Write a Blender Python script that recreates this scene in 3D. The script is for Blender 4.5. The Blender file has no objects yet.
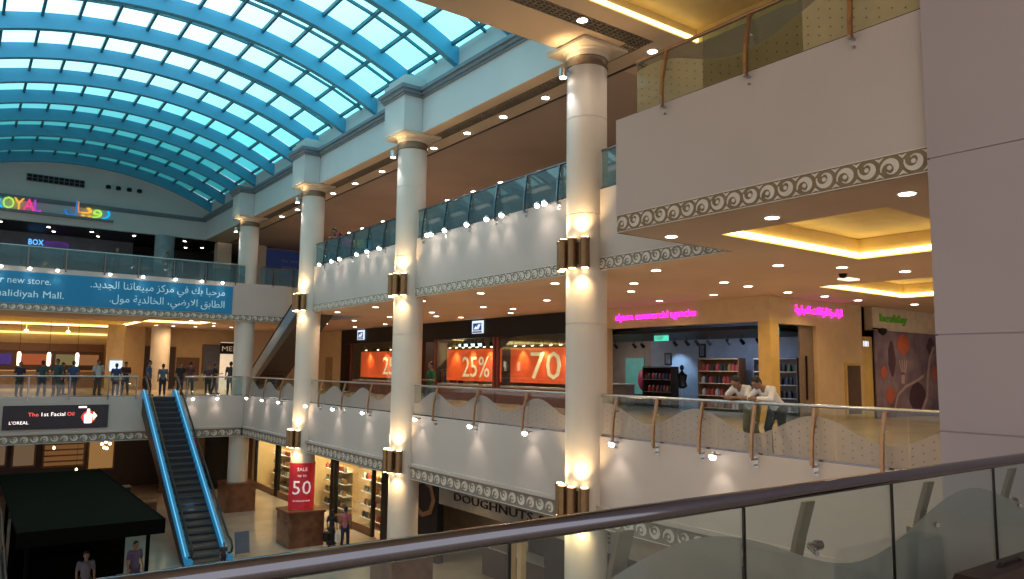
import bpy, math, random, unicodedata
from mathutils import Vector, Matrix
random.seed(7)
COL = bpy.context.scene.collection
PI = math.pi
# ------------------------------------------------------------------ levels (metres)
F1, F2, EYE, TOP = 5.9, 11.77, 7.45, 15.42
XF = 12.18                      # plane of the gallery fascia
YE = 40.2                       # gallery at the far end
COLY = [13.58, 22.59, 31.65, 40.78]

# ------------------------------------------------------------------ materials
MATS = {}
def mat(name, col, rough=0.6, metal=0.0, var=0.08, scale=3.0, emit=None, estr=0.0, spec=0.5, bump=0.0, col2=None):
    if name in MATS: return MATS[name]
    m = bpy.data.materials.new(name); m.use_nodes = True
    nt = m.node_tree; b = nt.nodes['Principled BSDF']
    tc = nt.nodes.new('ShaderNodeTexCoord'); nz = nt.nodes.new('ShaderNodeTexNoise')
    nz.inputs['Scale'].default_value = scale; nz.inputs['Detail'].default_value = 4
    nt.links.new(tc.outputs['Object'], nz.inputs['Vector'])
    mx = nt.nodes.new('ShaderNodeMix'); mx.data_type = 'RGBA'
    c2 = col2 or tuple(max(0, c * (1 - 2.5 * var)) for c in col)
    mx.inputs['A'].default_value = (*col, 1); mx.inputs['B'].default_value = (*c2, 1)
    mr = nt.nodes.new('ShaderNodeMapRange'); mr.inputs['From Min'].default_value = 0.3; mr.inputs['From Max'].default_value = 0.7
    nt.links.new(nz.outputs['Fac'], mr.inputs['Value']); nt.links.new(mr.outputs['Result'], mx.inputs['Factor'])
    nt.links.new(mx.outputs['Result'], b.inputs['Base Color'])
    b.inputs['Roughness'].default_value = rough; b.inputs['Metallic'].default_value = metal
    b.inputs['Specular IOR Level'].default_value = spec
    if emit:
        b.inputs['Emission Color'].default_value = (*emit, 1); b.inputs['Emission Strength'].default_value = estr
    if bump:
        bp = nt.nodes.new('ShaderNodeBump'); bp.inputs['Strength'].default_value = bump
        nt.links.new(nz.outputs['Fac'], bp.inputs['Height']); nt.links.new(bp.outputs['Normal'], b.inputs['Normal'])
    MATS[name] = m
    return m
def emat(name, col, s):
    m = mat(name, (0.02, 0.02, 0.02), emit=col, estr=s); return m
def glassmat(name, tint, gloss=0.12, diff=0.0, dcol=(.5, .5, .5)):
    m = bpy.data.materials.new(name); m.use_nodes = True; nt = m.node_tree; nt.nodes.clear()
    out = nt.nodes.new('ShaderNodeOutputMaterial'); t = nt.nodes.new('ShaderNodeBsdfTransparent'); t.inputs[0].default_value = (*tint, 1)
    g = nt.nodes.new('ShaderNodeBsdfGlossy'); g.inputs['Roughness'].default_value = 0.03
    lw = nt.nodes.new('ShaderNodeLayerWeight'); lw.inputs[0].default_value = 0.25
    mp = nt.nodes.new('ShaderNodeMath'); mp.operation = 'MULTIPLY_ADD'; mp.inputs[1].default_value = 0.16; mp.inputs[2].default_value = gloss * 0.4
    nt.links.new(lw.outputs['Fresnel'], mp.inputs[0])
    mx = nt.nodes.new('ShaderNodeMixShader'); nt.links.new(mp.outputs[0], mx.inputs[0]); nt.links.new(t.outputs[0], mx.inputs[1]); nt.links.new(g.outputs[0], mx.inputs[2])
    last = mx
    if diff:
        d = nt.nodes.new('ShaderNodeBsdfDiffuse'); d.inputs[0].default_value = (*dcol, 1)
        tc = nt.nodes.new('ShaderNodeTexCoord'); nz = nt.nodes.new('ShaderNodeTexNoise'); nz.inputs['Scale'].default_value = 6
        nt.links.new(tc.outputs['Object'], nz.inputs['Vector'])
        ma = nt.nodes.new('ShaderNodeMath'); ma.operation = 'MULTIPLY_ADD'; ma.inputs[1].default_value = 0.1; ma.inputs[2].default_value = diff - 0.05
        nt.links.new(nz.outputs['Fac'], ma.inputs[0])
        m2 = nt.nodes.new('ShaderNodeMixShader'); nt.links.new(ma.outputs[0], m2.inputs[0]); nt.links.new(mx.outputs[0], m2.inputs[1]); nt.links.new(d.outputs[0], m2.inputs[2]); last = m2
    nt.links.new(last.outputs[0], out.inputs['Surface'])
    MATS[name] = m; return m

M = dict(
 fascia=mat('gallery plaster', (.52, .455, .41), .55, var=.03, scale=.6),
 pier=mat('pier plaster', (.40, .345, .355), .6, var=.03, scale=.5),
 column=mat('column stone', (.62, .56, .49), .38, var=.03, scale=1.2),
 cap=mat('capital stone', (.66, .55, .42), .5, var=.05),
 ring=mat('capital ring bronze', (.22, .16, .11), .4, .5, scale=20),
 entab=mat('upper wall paint', (.62, .63, .62), .6, var=.03, scale=.5),
 cornice=mat('cornice paint', (.20, .25, .29), .5, var=.05),
 soffit=mat('warm ceiling paint', (.60, .45, .33), .7, var=.05, scale=.4),
 soffit_hi=mat('upper ceiling paint', (.68, .50, .34), .7, var=.05, scale=.4),
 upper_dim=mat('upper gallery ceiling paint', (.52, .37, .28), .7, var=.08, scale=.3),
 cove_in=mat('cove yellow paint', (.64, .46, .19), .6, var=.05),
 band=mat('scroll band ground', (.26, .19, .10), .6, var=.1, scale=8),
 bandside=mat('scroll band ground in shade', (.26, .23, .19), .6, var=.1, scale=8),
 relief=mat('scroll relief', (.72, .66, .56), .5, var=.05),
 steel=mat('brushed steel', (.55, .53, .52), .28, .95, scale=14),
 darksteel=mat('dark polished steel', (.24, .23, .25), .16, 1.0, scale=14, var=.02),
 warmsteel=mat('warm brushed steel post', (.42, .24, .13), .35, .8, scale=14),  # steel, with its warm reflections put into the brown tint
 bronze=mat('bronze sconce', (.27, .16, .075), .33, .7, scale=10),
 glass=glassmat('clear railing glass', (.86, .93, .93), .12),
 tealglass=glassmat('teal railing glass', (.62, .78, .80), .18, .22, (.22, .34, .38)),
 frost=glassmat('frosted film', (.75, .75, .75), .02, .72, (.42, .37, .34)),
 frost_bal=glassmat('lit balcony film', (.85, .85, .75), .02, .55, (.62, .52, .28)),  # lighter film, the yellow light on it put into the colour
 frost_near=glassmat('frosted film near', (.75, .75, .75), .02, .80, (.36, .31, .28)),
 dots=mat('film dots', (.12, .11, .10), .5),
 rib=mat('blue lit skylight beam', (.08, .38, .60), .5, var=.04, scale=.6),  # blue light from the glazing put into the beam colour
 bar=mat('skylight glazing bar', (.04, .17, .23), .5),
 marble=mat('brown marble plinth', (.20, .085, .045), .22, scale=2.5, col2=(.11, .045, .025)),
 floor0=mat('polished ground tiles', (.46, .38, .31), .16, scale=.7, var=.1),
 floor1=mat('polished gallery tiles', (.62, .50, .38), .2, scale=.7, var=.06),
 beige=mat('beige shopfront stone', (.60, .42, .22), .5, var=.05),
 yellowstone=mat('yellow stone cladding', (.56, .36, .10), .45, var=.06),
 black=mat('black panel', (.008, .007, .007), .45, spec=.25),
 darkgreen=mat('dark green canvas', (.004, .007, .004), .95, spec=.05),
 darkbrown=mat('dark brown panel', (.05, .024, .015), .5),
 wood=mat('brown wood', (.17, .075, .03), .45, scale=6),
 white=mat('white paint', (.75, .73, .72), .5),
 bluewhite=mat('pale blue interior wall', (.30, .36, .46), .6),
 grey=mat('grey panel', (.17, .18, .2), .6),
 bulk=mat('grey bulkhead', (.13, .14, .18), .6),
 red=mat('red sale banner', (.45, .02, .03), .5, emit=(.8, .02, .04), estr=.12),
 poster=mat('orange red poster', (.70, .09, .02), .5, emit=(1, .10, .02), estr=.42),  # spotlit look put into the print as emission
 postertext=mat('pale poster lettering', (.75, .62, .38), .5, emit=(1, .8, .45), estr=.45),  # same painted glow for the lettering
 banner=mat('blue banner cloth', (.005, .13, .27), .6, emit=(0, .25, .5), estr=.12, var=.03),
 bannertext=mat('pale banner lettering', (.45, .65, .72), .6, emit=(.5, .8, .9), estr=.18),
 lamp=emat('lamp lens', (1, .90, .80), 14), lampwarm=emat('warm lamp glow', (1, .72, .38), 12),
 downl=emat('downlight lens', (1, .86, .68), 7),
 cove=emat('cove strip', (1, .76, .28), 6.0), coveup=emat('upper cove strip', (1, .76, .28), 3.5), coved=emat('far cove strip', (1, .74, .22), 4.5),
 pink=emat('pink neon', (1, .03, .72), 1.5), greenl=mat('green sign lettering', (.07, .17, .02), .5, emit=(.15, .4, .02), estr=.1),
 screen=emat('screen black', (.01, .005, .01), .5),
 rubber=mat('black rubber', (.012, .012, .014), .45),
 step=mat('escalator step metal', (.02, .028, .04), .4, .4),
 blueled=mat('blue lit balustrade', (.02, .14, .26), .3, emit=(.02, .30, .62), estr=.28),
 skin=mat('skin', (.28, .15, .09), .55, var=.05), hair=mat('black hair', (.012, .009, .008), .6),
 eye=mat('dark eye', (.01, .01, .01), .3), lip=mat('lip', (.2, .07, .06), .5),
)
def em(name, col, s): return emat(name, col, s)

# skylight glass: frosted glazing with the daylight put into its emission, whiter overhead, greener towards the right springing
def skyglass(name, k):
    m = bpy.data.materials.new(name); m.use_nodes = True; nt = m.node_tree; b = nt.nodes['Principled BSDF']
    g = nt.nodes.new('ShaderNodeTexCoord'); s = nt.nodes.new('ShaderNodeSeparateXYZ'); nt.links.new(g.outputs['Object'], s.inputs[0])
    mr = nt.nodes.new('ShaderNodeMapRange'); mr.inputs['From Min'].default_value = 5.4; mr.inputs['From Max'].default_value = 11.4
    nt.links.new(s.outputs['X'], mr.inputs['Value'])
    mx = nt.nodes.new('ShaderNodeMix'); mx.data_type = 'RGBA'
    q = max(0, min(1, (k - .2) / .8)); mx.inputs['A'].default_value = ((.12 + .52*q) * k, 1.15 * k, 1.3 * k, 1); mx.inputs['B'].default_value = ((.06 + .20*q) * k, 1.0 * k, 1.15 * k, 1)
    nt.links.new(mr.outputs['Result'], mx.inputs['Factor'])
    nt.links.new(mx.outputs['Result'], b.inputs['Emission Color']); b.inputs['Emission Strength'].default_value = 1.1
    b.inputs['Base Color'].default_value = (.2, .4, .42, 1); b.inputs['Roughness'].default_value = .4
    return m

# ------------------------------------------------------------------ mesh builder
class MB:
    def __init__(s): s.v = []; s.f = []
    def add(s, vs, fs):
        n = len(s.v); s.v += [tuple(v) for v in vs]; s.f += [tuple(i + n for i in f) for f in fs]; return s
    def box(s, x0, x1, y0, y1, z0, z1):
        if x0 > x1: x0, x1 = x1, x0
        if y0 > y1: y0, y1 = y1, y0
        return s.add([(x0,y0,z0),(x1,y0,z0),(x1,y1,z0),(x0,y1,z0),(x0,y0,z1),(x1,y0,z1),(x1,y1,z1),(x0,y1,z1)],
                     [(0,3,2,1),(4,5,6,7),(0,1,5,4),(1,2,6,5),(2,3,7,6),(3,0,4,7)])
    def bar(s, a, b, w, h, up=(0,0,1)):
        a = Vector(a); b = Vector(b); d = (b - a).normalized(); up = Vector(up)
        r = d.cross(up)
        if r.length < 1e-4: r = d.cross(Vector((1,0,0)))
        r.normalize(); u = r.cross(d); q = []
        for p in (a, b):
            for sx, sy in ((-1,-1),(1,-1),(1,1),(-1,1)): q.append(p + r * sx * w / 2 + u * sy * h / 2)
        return s.add(q, [(0,1,2,3),(7,6,5,4),(0,4,5,1),(1,5,6,2),(2,6,7,3),(3,7,4,0)])
    def tube(s, pts, rad, n=10, cap=True):
        pts = [Vector(p) for p in pts]; R = rad if isinstance(rad, (list, tuple)) else [rad] * len(pts)
        rings = []; prev = None
        for i, p in enumerate(pts):
            d = (pts[min(i+1, len(pts)-1)] - pts[max(i-1, 0)]).normalized()
            if prev is None:
                prev = d.cross(Vector((0,0,1)))
                if prev.length < 1e-3: prev = d.cross(Vector((1,0,0)))
            prev = (prev - d * prev.dot(d)).normalized(); w = d.cross(prev)
            rings.append([p + (prev * math.cos(2*PI*k/n) + w * math.sin(2*PI*k/n)) * R[i] for k in range(n)])
        vs = [v for r in rings for v in r]; fs = []
        for i in range(len(pts) - 1):
            for k in range(n): a = i*n+k; b = i*n+(k+1)%n; fs.append((a, b, b+n, a+n))
        if cap: fs += [tuple(range(n))[::-1], tuple(range((len(pts)-1)*n, len(pts)*n))]
        return s.add(vs, fs)
    def lathe(s, prof, c, n=32):
        vs = []; fs = []
        for r, z in prof:
            for k in range(n): vs.append((c[0] + r*math.cos(2*PI*k/n), c[1] + r*math.sin(2*PI*k/n), c[2] + z))
        for i in range(len(prof)-1):
            for k in range(n): a = i*n+k; b = i*n+(k+1)%n; fs.append((a, b, b+n, a+n))
        fs += [tuple(range(n))[::-1], tuple(range((len(prof)-1)*n, len(prof)*n))]
        return s.add(vs, fs)
    def ball(s, c, r, n=12, m=8):
        if not isinstance(r, (tuple, list)): r = (r, r, r)
        vs = [(c[0], c[1], c[2]-r[2])]; fs = []
        for i in range(1, m):
            a = -PI/2 + PI*i/m
            for k in range(n): vs.append((c[0]+r[0]*math.cos(a)*math.cos(2*PI*k/n), c[1]+r[1]*math.cos(a)*math.sin(2*PI*k/n), c[2]+r[2]*math.sin(a)))
        vs.append((c[0], c[1], c[2]+r[2])); T = len(vs)-1
        for k in range(n): fs.append((0, 1+(k+1)%n, 1+k)); fs.append((T, 1+(m-2)*n+k, 1+(m-2)*n+(k+1)%n))
        for i in range(m-2):
            for k in range(n): a = 1+i*n+k; b = 1+i*n+(k+1)%n; fs.append((a, b, b+n, a+n))
        return s.add(vs, fs)
    def poly(s, fn, pts, d0, d1):       # extrude 2d polygon; fn(u, v, d) -> xyz
        n = len(pts); vs = [fn(u, v, d0) for u, v in pts] + [fn(u, v, d1) for u, v in pts]
        return s.add(vs, [tuple(range(n))[::-1], tuple(range(n, 2*n))] + [(i, (i+1)%n, n+(i+1)%n, n+i) for i in range(n)])
    def build(s, name, m, parent=None, smooth=False, **tags):
        org = Vector((0,0,0)); p = parent
        while p is not None: org += p.location; p = p.parent
        me = bpy.data.meshes.new(name); me.from_pydata([tuple(Vector(v) - org) for v in s.v], [], s.f)
        me.materials.append(m); me.validate()
        import bmesh
        bm = bmesh.new(); bm.from_mesh(me); bmesh.ops.recalc_face_normals(bm, faces=bm.faces); bm.to_mesh(me); bm.free()
        if smooth: me.shade_smooth(); me.set_sharp_from_angle(angle=math.radians(40))
        o = bpy.data.objects.new(name, me); COL.objects.link(o); o.parent = parent
        for k, v in tags.items(): o[k] = v
        return o
def B(*a): return MB().box(*a)
def thing(name, label, cat, loc=(0,0,0), group=None):
    o = bpy.data.objects.new(name, None); COL.objects.link(o); o.location = loc; o.empty_display_size = .1
    o['label'] = label; o['category'] = cat
    if group: o['group'] = group
    return o
def tag(o, label, cat, group=None):
    o['label'] = label; o['category'] = cat
    if group: o['group'] = group
    return o
def struct(name, mb, m, smooth=False): return mb.build(name, m, None, smooth, kind='structure')
def dup(root, loc, label=None, group=None):
    r = root.copy(); COL.objects.link(r); r.location = loc
    if label: r['label'] = label
    if group: r['group'] = group
    for ch in list(root.children):
        c = ch.copy(); COL.objects.link(c); c.parent = r
        for g in list(ch.children):
            d = g.copy(); COL.objects.link(d); d.parent = c
    return r

# ------------------------------------------------------------------ text
FORMS = {}
for cp in list(range(0xFE70, 0xFEFD)):
    d = unicodedata.decomposition(chr(cp)).split()
    if len(d) >= 2: FORMS[(d[0], ''.join(chr(int(x, 16)) for x in d[1:]))] = chr(cp)
NOJOIN = set('\u0627\u0622\u0623\u0625\u062f\u0630\u0631\u0632\u0648\u0629\u0649\u0621')
def arabic(t):
    t = t.replace('\u0644\u0627', '\ue000'); out = []
    isar = lambda c: c == '\ue000' or ('\u0621' <= c <= '\u064a')
    for i, c in enumerate(t):
        if not isar(c): out.append(c); continue
        pj = i > 0 and isar(t[i-1]) and t[i-1] not in NOJOIN and t[i-1] != '\ue000'
        nj = i+1 < len(t) and isar(t[i+1]) and c not in NOJOIN and c != '\ue000' and t[i+1] != '\u0621'
        key = '\u0644\u0627' if c == '\ue000' else c
        k = '<medial>' if pj and nj else '<final>' if pj else '<initial>' if nj else '<isolated>'
        out.append(FORMS.get((k, key), FORMS.get(('<isolated>', key), c)))
    return ''.join(reversed(out))
def textmesh(body, h=1.0, extrude=0.02, width=None):
    cu = bpy.data.curves.new('txt', 'FONT'); cu.body = body; cu.extrude = extrude / 2; cu.resolution_u = 2
    o = bpy.data.objects.new('txt', cu); COL.objects.link(o)
    bpy.context.view_layer.update()
    me = o.evaluated_get(bpy.context.evaluated_depsgraph_get()).to_mesh()
    vs = [v.co.copy() for v in me.vertices]; fs = [tuple(p.vertices) for p in me.polygons]
    bpy.data.objects.remove(o); bpy.data.curves.remove(cu)
    x0 = min(v.x for v in vs); x1 = max(v.x for v in vs)
    k = h; kx = (width / (x1 - x0)) if width else k
    return [((v.x - x0) * kx, v.y * k, v.z) for v in vs], fs, (x1 - x0) * kx
def text(name, body, origin, face, h, m, parent=None, width=None, extrude=.02):
    """face 'X' = lettering on a wall facing -X (reads towards -Y); 'Y' = wall facing -Y (reads towards +X)"""
    vs, fs, w = textmesh(body, h, extrude, width); ox, oy, oz = origin
    if face == 'X': q = [(ox - z, oy - x, oz + y) for x, y, z in vs]
    else: q = [(ox + x, oy - z, oz + y) for x, y, z in vs]
    mb = MB(); mb.v = q; mb.f = fs
    return mb.build(name, m, parent)

# ------------------------------------------------------------------ lights
def lamp(kind, loc, power, col, size=.08, target=None, angle=60, blend=.6):
    l = bpy.data.lights.new('lamp', kind); l.energy = power; l.color = col
    if kind == 'AREA': l.shape = 'DISK'; l.size = size
    else: l.shadow_soft_size = size
    if kind == 'SPOT': l.spot_size = math.radians(angle); l.spot_blend = blend
    o = bpy.data.objects.new('light', l); COL.objects.link(o); o.location = loc
    if target is not None: o.rotation_euler = (Vector(target) - Vector(loc)).to_track_quat('-Z', 'Y').to_euler()
    return o
WARM = (1, .70, .40)

# ================================================================== THE SHELL
def slab_holes(x0, x1, y0, y1, z0, z1, holes):
    xs = sorted({x0, x1, *[h[0] for h in holes], *[h[1] for h in holes]}); ys = sorted({y0, y1, *[h[2] for h in holes], *[h[3] for h in holes]})
    xs = [x for x in xs if x0 <= x <= x1]; ys = [y for y in ys if y0 <= y <= y1]; mb = MB()
    for i in range(len(xs)-1):
        for j in range(len(ys)-1):
            cx, cy = (xs[i]+xs[i+1])/2, (ys[j]+ys[j+1])/2
            if any(h[0] < cx < h[1] and h[2] < cy < h[3] for h in holes): continue
            mb.box(xs[i], xs[i+1], ys[j], ys[j+1], z0, z1)
    return mb
# ground floor
struct('floor', B(-12, 34, -4, 62, -.3, 0), M['floor0'])
# first-floor slabs (right gallery, far gallery, near gallery under the camera)
CZ0, CZ1 = 3.84, 9.82
LOW = 4.26
struct('floor', B(XF+.02, 34, 3.9, YE, F1-.12, F1), M['floor1'])
struct('floor', B(-12, 34, YE+.02, 62, F1-.12, F1), M['floor1'])
struct('floor', B(-12, 34, -4, 2.40, F1-.3, F1), M['floor1'])
struct('ceiling', B(XF+.02, 34, 3.9, YE+.02, CZ0, F1-.14), M['soffit'])
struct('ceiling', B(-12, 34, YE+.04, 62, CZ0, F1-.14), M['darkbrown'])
# ceiling over the first-floor gallery with two lit coves
H1 = (10.5, 15.0, 5.36, 8.25); H2 = (19.0, 23.7, 8.6, 11.65)
struct('ceiling', slab_holes(XF+.02, 34, 3.9, 32.6, CZ1, 10.25, [H1, H2]), M['soffit'])
struct('ceiling', slab_holes(9.07, XF+.02, 4.05, 9.26, CZ1, 10.25, [H1]), M['soffit'])
struct('ceiling', slab_holes(15.3, 34, 32.6, YE, CZ1, 10.25, []), M['soffit'])
H3 = (-12, 8.2, 46.2, 55.0)
struct('ceiling', slab_holes(-12, 34, YE+.02, 62, CZ1, 10.25, [H3, (8.0, 11.2, 43.2, 46.0)]), M['soffit'])
struct('ceiling', MB().box(10.4, 15.1, 5.26, 8.35, 10.25, 10.4).box(18.9, 23.8, 8.5, 11.75, 10.25, 10.4).box(-12, 8.3, 46.1, 55.1, 10.25, 10.4).box(7.9, 11.3, 43.1, 46.1, 10.25, 10.4), M['cove_in'])
# second-floor slabs
struct('floor', B(XF+.02, 34, 3.9, 32.5, 10.42, F2), M['floor1'])
struct('floor', B(9.07, XF, 4.05, 9.26, 10.42, F2-.01), M['floor1'])
struct('floor', B(15.3, 34, 32.52, YE, 10.42, F2), M['floor1'])
struct('floor', B(-12, 34, YE+.02, 62, 10.42, F2), M['floor1'])
# fascias
struct('wall_right_first_floor_fascia', B(XF-.02, XF+.0, 3.9, YE, LOW+.10, F1+.02), M['fascia'])
struct('wall_right_second_floor_fascia', B(XF-.02, XF+.0, 9.28, 32.5, 10.13, F2+.02), M['fascia'])
struct('wall_escalator_void_return', MB().box(XF-.02, 15.3, 32.5, 32.58, CZ1, F2+.02).box(15.24, 15.3, 32.6, YE, CZ1, F2+.02), M['fascia'])
struct('wall_balcony_fascia', MB().box(9.03, 9.05, 4.05, 9.30, 10.13, F2+.06).box(9.05, XF-.03, 9.28, 9.30, 10.13, F2+.06), M['fascia'])
struct('wall_back_first_floor_fascia', B(-12, XF-.03, YE-.02, YE, LOW+.10, F1+.02), M['fascia'])
struct('wall_back_second_floor_fascia', B(-12, 14.2, YE-.02, YE, 10.13, F2+.02), M['fascia'])
# cornice ledges above the lower scroll bands
struct('trim_1', MB().box(XF-.12, XF-.02, 3.9, YE-.1, LOW+.01, LOW+.10), M['fascia'])
struct('trim_2', MB().box(-12, XF-.12, YE-.12, YE-.02, LOW+.01, LOW+.10), M['fascia'])

# scroll bands: ground panel + raised scrolls
def scroll_band(idx, fn, length, h, ground, hi=True, pitch=None, trimname='trim'):
    g = MB(); g.poly(fn, [(0, 0), (length, 0), (length, h), (0, h)], 0, .02)
    o = struct('trim_%d' % idx, g, ground)
    r = MB(); n = max(1, round(length / (pitch or h * .93))); p = length / n; R = h * .44
    seg = 16 if hi else 9
    for k in range(n):
        cx = (k + .5) * p; s = 1 if k % 2 == 0 else -1; cy = h / 2 - s * h * .04
        rib_o = []; rib_i = []
        for q in range(seg + 1):
            t = q / seg; a = s * (PI * 1.1 - t * 2 * PI * .92); rad = R * (1.0 - .42 * t); w = R * (.08 + .50 * math.sin(PI * min(1, t * 1.1)) ** 1.2)
            if w < .1*R: w = .1*R
            rib_o.append((cx + rad * math.cos(a), cy + rad * math.sin(a))); rib_i.append((cx + (rad - w) * math.cos(a), cy + (rad - w) * math.sin(a)))
        for q in range(seg):
            r.poly(fn, [rib_o[q], rib_o[q+1], rib_i[q+1], rib_i[q]], .02, .032)
        m_ = 8 if hi else 6
        r.poly(fn, [(cx + R*.22*math.cos(2*PI*j/m_) - R*.1, cy + R*.22*math.sin(2*PI*j/m_)) for j in range(m_)], .02, .036)
        if hi:      # little leaves in the gaps
            for sg in (1, -1):
                x = cx + p/2; y = h/2 + sg*h*.33
                r.poly(fn, [(x-p*.20, y+sg*h*.09), (x, y-sg*h*.10), (x+p*.20, y+sg*h*.09), (x, y+sg*h*.04)], .02, .03)
    r.poly(fn, [(0, h*.955), (length, h*.955), (length, h), (0, h)], .02, .03)
    r.poly(fn, [(0, 0), (length, 0), (length, h*.04), (0, h*.04)], .02, .03)
    r.build('scrollwork', M['relief'], o)
    return o
scroll_band(3, lambda u, v, d: (9.05-d, 9.28-u, 9.82+v), 5.2, .31, M['band'], True)
scroll_band(4, lambda u, v, d: (XF-d, 32.5-u, 9.82+v), 23.1, .31, M['bandside'], True)
scroll_band(5, lambda u, v, d: (XF-d, YE-u, CZ0+v), 36.1, .42, M['bandside'], False)
scroll_band(6, lambda u, v, d: (-3+u, YE-d, 9.80+v), 17.2, .33, M['bandside'], False)
scroll_band(7, lambda u, v, d: (-3+u, YE-d, CZ0+v), 15.1, .42, M['bandside'], False)
scroll_band(8, lambda u, v, d: (9.06+u, 9.28+d, 9.82+v), 3.1, .31, M['band'], False)

# right pier beside the camera (with recessed joints)
pm = MB()
zz = [0, 2.2, 4.5, 6.82, 7.90, 9.95, 12.0, 14.2, TOP]
zz = [0, 2.9, 4.9, 6.82, 7.90, 9.95, 12.4, TOP]
for i in range(len(zz)-1): pm.box(8.95, 11.4, -4, 4.05, zz[i]+.008, zz[i+1]-.008)
pm.box(8.97, 11.38, -3.98, 4.03, 0, TOP)
struct('wall_right_pier', pm, M['pier'])
# outer walls
struct('wall_right_outer', B(34, 34.3, -4, 62, 0, 18), M['soffit'])
struct('wall_back_outer', B(-12, 34, 62, 62.3, 0, 15.4), M['darkbrown'])
struct('wall_left_fascia', MB().box(-2.5, -2.3, 2.5, YE-.1, LOW, F1).box(-2.5, -2.3, 2.5, YE-.1, 10.1, F2), M['fascia'])
struct('floor', MB().box(-12, -2.5, 2.5, YE, F1-.12, F1).box(-12, -2.5, 2.5, YE, F2-.12, F2), M['floor1'])

# ------------------------------------------------------------------ upper ceiling, entablature, gable
UC = (5.0, 14.0, 6.0, 11.6)
struct('ceiling', slab_holes(-12, 34, -4, 13.9, TOP, TOP+.35, [UC, (3.0, 13.05, 12.15, 12.6)]), M['soffit_hi'])
struct('ceiling', B(4.9, 14.1, 5.9, 11.7, TOP+.35, TOP+.5), M['cove_in'])
struct('ceiling', slab_holes(12.19, 34, 13.9, 49.9, TOP, TOP+.35, [(12.62, 13.05, 13.9, 45.6), (13.7, 34, 13.9, 49.9)]), M['soffit_hi'])
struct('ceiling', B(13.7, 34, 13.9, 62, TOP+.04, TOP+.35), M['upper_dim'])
# lattice grille let into the ceiling
gr = MB()
for i in range(0, 66):
    x = 3.0 + i * .1525
    gr.box(x, x+.035, 12.15, 12.6, TOP-.02, TOP+.06)
for y in (12.15, 12.26, 12.37, 12.48, 12.57): gr.box(3.0, 13.05, y, y+.03, TOP-.02, TOP+.05)
for x in (12.62, 12.72, 12.82, 12.92, 13.02): gr.box(x, x+.03, 12.6, 45.6, TOP-.02, TOP+.05)
for i in range(0, 217):
    y = 12.6 + i*.1525
    gr.box(12.62, 13.05, y, y+.035, TOP-.02, TOP+.05)
o = gr.build('ceiling_grille', mat('grille bronze', (.26, .20, .14), .6))
tag(o, 'brown lattice air grille running round the edge of the upper ceiling', 'grille')
struct('ceiling', MB().box(3, 13.05, 12.15, 12.6, TOP+.2, TOP+.3).box(12.62, 13.05, 13.9, 45.6, TOP+.2, TOP+.3), M['darkbrown'])
struct('trim_9', MB().box(13.66, 13.72, 12.2, 49.9, TOP-.03, TOP), M['darkbrown'])

ent = MB()
ent.box(12.14, 12.8, 13.9, 49.9, TOP+.01, 16.7)
ent.box(12.14, 12.19, 13.9, 49.9, TOP-.01, TOP+.01)
for y in COLY: ent.box(11.43, 12.13, y-.72, y+.72, TOP, 16.7)
struct('wall_right_entablature', ent, M['entab'])
cor = MB()
for zz0, zz1, o_ in ((16.60, 16.68, .06), (16.68, 16.80, .12), (16.80, 16.92, .19)):
    cor.box(12.14-o_, 12.8, 13.9, 49.9, zz0, zz1)
    for y in COLY: cor.box(11.43-o_, 12.14, y-.72-o_, y+.72+o_, zz0, zz1)
struct('trim_10', cor, M['cornice'])
up = MB(); up.box(12.28, 12.8, 13.9, 50, 16.92, 17.85)
for y in COLY[:3]: up.box(11.40, 12.3, y-.75, y+.75, 16.92, 17.20).box(11.50, 12.3, y-.62, y+.62, 17.20, 17.36)
struct('wall_right_parapet', up, M['entab'])
struct('wall_near_entablature', MB().box(-3, 12.8, 13.6, 13.75, TOP+.36, 18), M['entab'])
struct('wall_left_entablature', MB().box(-3.2, -2.3, 13.9, 49.9, TOP, 17.8), M['entab'])
# arc of the vault
XC = 4.99; RB = 15.62; ZC = 18.84 - RB  # skylight, gable and parts behind it scaled up about the camera, values precomputed
def arc(x, r): return ZC + math.sqrt(r*r - (x-XC)**2)
# gable wall
gp = [(-3, TOP+.02), (12.9, TOP+.02), (12.9, 17.3), (12.4, 17.3)]
for i in range(0, 25):
    x = 12.4 - i * (14.8/24); gp.append((x, arc(x, RB)+.70))
gp += [(-3, 17.3)]
fy = lambda u, v, d: (u, 49.9 + d, v)
struct('wall_gable', MB().poly(fy, gp, 0, .3), M['entab'])
cg = MB()
for zz0, zz1, o_ in ((16.56, 16.64, .05), (16.64, 16.72, .12), (16.72, 16.80, .18)): cg.box(-3, 12.2, 49.9-o_, 49.9, zz0, zz1)
struct('trim_11', cg, M['cornice'])
struct('trim_12', B(-3, 6.83, 49.6, 49.9, 15.86, 15.98), M['cornice'])
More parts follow.
